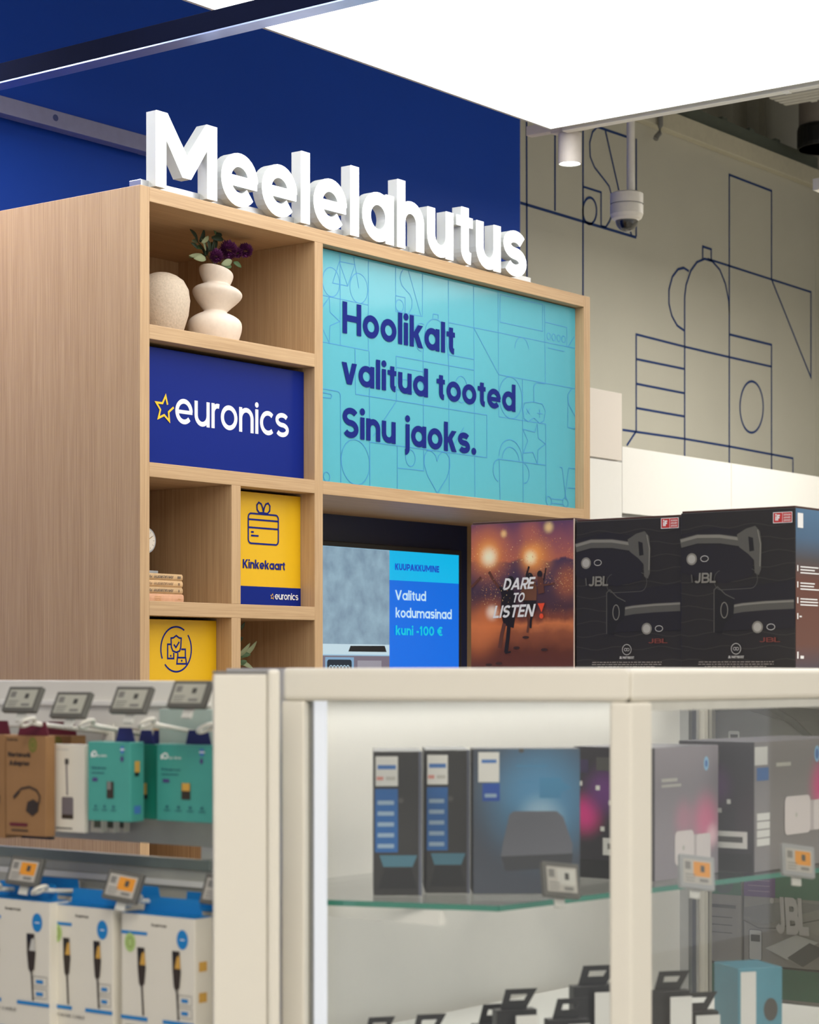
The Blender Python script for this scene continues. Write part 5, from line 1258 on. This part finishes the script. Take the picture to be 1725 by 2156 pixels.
def hanger(t, x0, x1, ht, dep, m, h_=.02):
    t.part('hang_tab', MB().xzprism([(x0, ht), (x0 + .006, ht + h_), (x1 - .006, ht + h_), (x1, ht)], dep * .5 - .001, dep * .5 + .001), m)
def adapter_art(t, wd, ht):
    pr = Print(t)
    pr.text('hama', wd * .04, ht * .945, wd * .26, ht * .03, kraftink, .14, .06); pr.disc(wd * .68, ht * .91, .009, .011, mat('olive_badge', (112, 112, 40), .6, var=0)); pr.ring(wd * .68, ht * .91, .005, .006, .001, kraft)
    pr.text('Network', wd * .07, ht * .785, wd * .56, ht * .05, kraftink, .18, .05); pr.text('Adapter', wd * .10, ht * .70, wd * .5, ht * .05, kraftink, .18, .05)
    pr.line([(wd * .26, ht * .40), (wd * .4, ht * .47), (wd * .6, ht * .49), (wd * .78, ht * .46), (wd * .86, ht * .40), (wd * .84, ht * .33)], .0028, kraftink)
    pr.poly([(wd * .22, ht * .36), (wd * .33, ht * .41), (wd * .38, ht * .44), (wd * .32, ht * .45), (wd * .2, ht * .39)], kraftink)
    pr.poly([(wd * .52, ht * .25), (wd * .56, ht * .34), (wd * .7, ht * .37), (wd * .84, ht * .33), (wd * .82, ht * .25), (wd * .68, ht * .20)], kraftink)
    pr.rect(wd * .12, ht * .095, wd * .56, ht * .125, maroon); pr.rect(wd * .16, ht * .045, wd * .58, ht * .06, kraftink); pr.done('printed_artwork')
gk = 'kraft adapter cartons on the hook gondola'
t, wd, ht = prod('adapter_box', 'kraft network adapter carton cut by the left picture edge', -62, 10, 1545, 1760, -.15, .035, kraft, gk); adapter_art(t, wd, ht); hanger(t, wd * .2, wd * .9, ht, .035, maroon)
t, wd, ht = prod('adapter_box', 'kraft network adapter carton beside the white adapter carton', 12, 97, 1548, 1757, -.155, .018, kraft, gk); adapter_art(t, wd, ht); hanger(t, wd * .2, wd * .95, ht, .018, maroon)
t, wd, ht = prod('adapter_box', 'kraft network adapter carton behind the front one, under the hook bar', 65, 150, 1547, 1740, -.08, .03, kraft, gk); adapter_art(t, wd, ht); hanger(t, wd * .2, wd * .95, ht, .03, maroon)
t, wd, ht = prod('slim_adapter_box', 'slim white carton picturing a grey cable adapter', 112, 178, 1566, 1750, -.13, .008, whcard, 'slim white adapter cartons')
pr = Print(t); pr.rect(wd * .1, ht * .93, wd * .5, ht * .945, lgrey)
cxp = wd * .46; pr.line([(cxp - .002, ht * .82), (cxp, ht * .42)], .003, mat('cable_grey', (110, 104, 110), .5, var=0)); pr.poly(rrect(cxp - .005, ht * .77, cxp + .003, ht * .835, .001), linec)
pr.poly(rrect(cxp - .0115, ht * .15, cxp + .0125, ht * .40, .003), MATS['cable_grey']); pr.rect(cxp - .0115, ht * .152, cxp + .0125, ht * .20, kraftink); pr.rect(wd * .1, ht * .035, wd * .62, ht * .05, linec); pr.done('printed_artwork')
for i_, (a_, b_) in enumerate(((200, 214), (225, 240), (249, 262))):
    t, wd, ht = prod('slim_adapter_box', ['slim grey-backed carton just behind the white adapter carton', 'second slim grey-backed carton under the teal cartons', 'third slim grey-backed carton under the teal cartons'][i_], a_ - 10, b_, 1580, 1752, -.09 + i_ * .03, .012, whcard, 'slim white adapter cartons')
    pr = Print(t); pr.rect(wd * .35, ht * .06, wd * .95, ht * .5, mat('olive_grey', (104, 108, 96), .5, var=0)); pr.done('printed_artwork')
def tp_art(t, wd, ht, full=True):
    pr = Print(t)
    pr.ring(wd * .16, ht * .845, wd * .045, ht * .032, .0022, whiteink); pr.rect(wd * .08, ht * .80, wd * .11, ht * .86, whiteink); pr.text('tp-link', wd * .22, ht * .81, wd * .24, ht * .03, whiteink, .1, .05)
    pr.text('Nano', wd * .1, ht * .655, wd * .34, ht * .03, tealink, .13); pr.rect(wd * .1, ht * .60, wd * .4, ht * .612, tealink); pr.rect(wd * .12, ht * .50, wd * .24, ht * .545, mat('violet_ink', (74, 62, 122), .5, var=0))
    pr.rect(wd * .46, ht * .29, wd * .62, ht * .5, kraftink); pr.rect(wd * .47, ht * .4, wd * .56 + (.05 * wd if full else 0), ht * .5, gold if full else mgrey)
    pr.rect(wd * .79, ht * .86, wd * .86, ht * .95, bluetx); pr.disc(wd * .82, ht * .79, .003, .004, MATS['violet_ink']); pr.rect(wd * .78, ht * .9, wd * .88, ht * .915, whiteink)
    for k in range(3 if not full else 4): pr.rect(wd * (.18 + k * .21), ht * .17, wd * (.22 + k * .21), ht * .2, tealink); pr.rect(wd * (.14 + k * .21), ht * .135, wd * (.26 + k * .21), ht * .145, tealink)
    pr.done('printed_artwork')
gt_ = 'teal wireless adapter cartons'
t, wd, ht = prod('wireless_adapter_box', 'narrow teal wireless adapter carton in front, right of the white one', 185, 268, 1561, 1727, -.145, .03, teal, gt_, .08); tp_art(t, wd, ht, False); hanger(t, wd * .5, wd * .95, ht, .03, navycard)
mb = MB()
def sd(y0, z0, y1, z1): mb.add([(wd + .0006, y0, z0), (wd + .0006, y1, z0), (wd + .0006, y1, z1), (wd + .0006, y0, z1)], [(0, 1, 2, 3)])
sd(.009, ht * .62, .02, ht * .76); t.part('side_picture', mb, gold); mb = MB(); sd(.009, ht * .57, .018, ht * .62); t.part('side_picture', mb, black)
mb = MB(); sd(.008, ht * .10, .022, ht * .2); t.part('side_badge', mb, bluetx)
for i_, (px_, yo) in enumerate(((262, -.07), (290, -.04))):
    t, wd, ht = prod('wireless_adapter_box', ['teal wireless adapter carton directly behind the narrow front one', 'teal wireless adapter carton furthest back on its hook'][i_], px_, px_ + 66, 1566, 1722, yo, .02, teald, gt_); pr = Print(t); pr.rect(wd * .55, ht * .33, wd * .72, ht * .48, gold); pr.rect(wd * .55, ht * .27, wd * .75, ht * .33, black); pr.done('printed_artwork'); hanger(t, wd * .3, wd * .8, ht, .02, navycard)
t, wd, ht = prod('wireless_adapter_box', 'wide teal wireless adapter carton beside the end panel', 330, 447, 1566, 1727, -.09, .03, teal, gt_); tp_art(t, wd, ht); hanger(t, wd * .4, wd * .85, ht, .03, navycard)
# blister pack behind
t, wd, ht = prod('blister_pack', 'pale translucent blister pack behind the wide teal carton', 335, 446, 1492, 1600, -.035, .02, mat('pale_blister', (176, 192, 184), .3), None)

def cable_art(t, wd, ht, two=True, blue=False):
    pr = Print(t)
    pr.text('hama', wd * .42, ht * .92, wd * .2, ht * .022, kraftink, .14, .05)
    pr.line([(0, ht * .862), (wd * .36, ht * .862)], .0045, hamablue); pr.disc(wd * .84, ht * .845, .0105, .0135, hamablue); pr.rect(wd * .81, ht * .84, wd * .87, ht * .848, whiteink)
    pr.disc(wd * .125, ht * .79, .0105, .0135, mat('light_green_badge', (168, 196, 120), .5, var=0)); pr.ring(wd * .125, ht * .79, .005, .007, .0012, MATS['olive_badge'] if 'olive_badge' in MATS else kraftink)
    for x, sl in ((.28, .06), (.76, .04)):
        c = gold if not blue else mat('print_connector', (120, 150, 160), .5, var=0)
        def q(a, b): return (wd * (x + a), ht * b)
        pr.poly([q(-.055, .76), q(.045, .76), q(.06, .62), q(-.05, .62)], kraftink); pr.poly([q(.01, .72), q(.045, .73), q(.06, .635), q(-.02, .635)], c if not blue else lgrey); pr.poly([q(-.045, .70), q(.0, .70), q(.0, .755), q(-.05, .755)], black)
        pr.poly([q(-.05, .625), q(.065, .625), q(.045, .5), q(.0, .47), q(-.03, .5)], kraftink); pr.line([q(.01, .48), q(.03, .27)], .0034, kraftink)
    pr.line([(0, ht * .245), (wd * .37, ht * .245)], .005, hamablue); pr.line([(wd * .58, ht * .245), (wd, ht * .245)], .005, hamablue)
    pr.line(rrect(wd * .79, ht * .38, wd * .97, ht * .45, .001), .0008, mgrey, True); pr.line(rrect(wd * .79, ht * .29, wd * .97, ht * .36, .001), .0008, mgrey, True); pr.rect(wd * .83, ht * .40, wd * .92, ht * .425, hamablue); pr.rect(wd * .83, ht * .31, wd * .92, ht * .335, hamablue)
    pr.text('NETWORK CABLE', wd * .07, ht * .175, wd * .5, ht * .022, mgrey, .12, .06)
    for k in range(5): pr.rect(wd * (.08 + k * .14), ht * .04, wd * (.16 + k * .14), ht * .06, linec if k != 2 else hamablue)
    pr.done('printed_artwork')
    mbx = MB()
    mbx.box(0, 0, ht + .0002, wd, .036, ht + .0008); t.part('top_print', mbx, hamablue, label='bright blue top face')
    t.part('hang_tab', MB().xzprism([(wd * .1, ht), (wd * .14, ht + .022), (wd * .86, ht + .022), (wd * .9, ht)], .03, .0315), hamablue)
gh = 'white and blue network cable cartons'
t, wd, ht = prod('network_cable_box', 'network cable carton with blue-tipped plugs at the left picture edge', -54, 105, 1886, 2165, -.165, .037, whcard, gh); cable_art(t, wd, ht, blue=True)
t, wd, ht = prod('network_cable_box', 'middle network cable carton with yellow plugs', 104, 238, 1903, 2185, -.15, .037, whcard, gh); cable_art(t, wd, ht)
t, wd, ht = prod('network_cable_box', 'network cable carton with yellow plugs nearest the end panel', 256, 410, 1921, 2210, -.145, .037, whcard, gh); cable_art(t, wd, ht)
mb = MB()
for z in (.62, .40): mb.add([(wd + .0006, .008, ht * z), (wd + .0006, .024, ht * z), (wd + .0006, .024, ht * (z + .07)), (wd + .0006, .008, ht * (z + .07))], [(0, 1, 2, 3)])
t.part('side_icon', mb, gold)
for i_, (px_, yt_, yo) in enumerate(((20, 1876, -.10), (190, 1893, -.09), (350, 1912, -.085))):
    t, wd, ht = prod('network_cable_box', ['network cable carton behind the left picture-edge one', 'network cable carton behind the middle one, only its blue top showing', 'network cable carton behind the one nearest the end panel'][i_], px_, px_ + 130 if i_ < 2 else 446, yt_, 2170, yo, .036, whcard, gh)
    mbx = MB().box(0, 0, ht + .0002, wd, .036, ht + .0008); t.part('top_print', mbx, hamablue); t.part('hang_tab', MB().xzprism([(wd * .1, ht), (wd * .14, ht + .022), (wd * .86, ht + .022), (wd * .9, ht)], .03, .0315), hamablue)

# labels at the hook ends
def glabel(lab, pxc, pyb, yoff, wpx, scr, tilt, roll):
    x, z = gl.at(pxc, pyb, yoff)
    return shelf_label(lab, (G0.x + yoff, G0.y - x, z), -PI / 2 + .1, wpx, .041 if scr == 'plain' else .042, tilt, roll, scr)
for pxc, pyb, lab in ((36, 1497, 'grey e-ink price label over the kraft cartons at the left edge'), (138, 1509, 'grey e-ink price label above the slim white carton'), (265, 1499, 'grey e-ink price label above the narrow teal carton'), (388, 1488, 'grey e-ink price label above the wide teal carton')):
    glabel(lab, pxc, pyb, -.15, .064, 'plain', .5, .0)
for pxc, pyb, lab, r in ((42, 1863, 'price label with orange field over the left cable carton', .05), (247, 1896, 'price label with orange field between the two right cable cartons', .1), (455, 1905, 'price label with orange field half hidden by the end panel', .05)):
    glabel(lab, pxc, pyb, -.17 if pxc < 400 else -.12, .060, 'orange', .35, r)
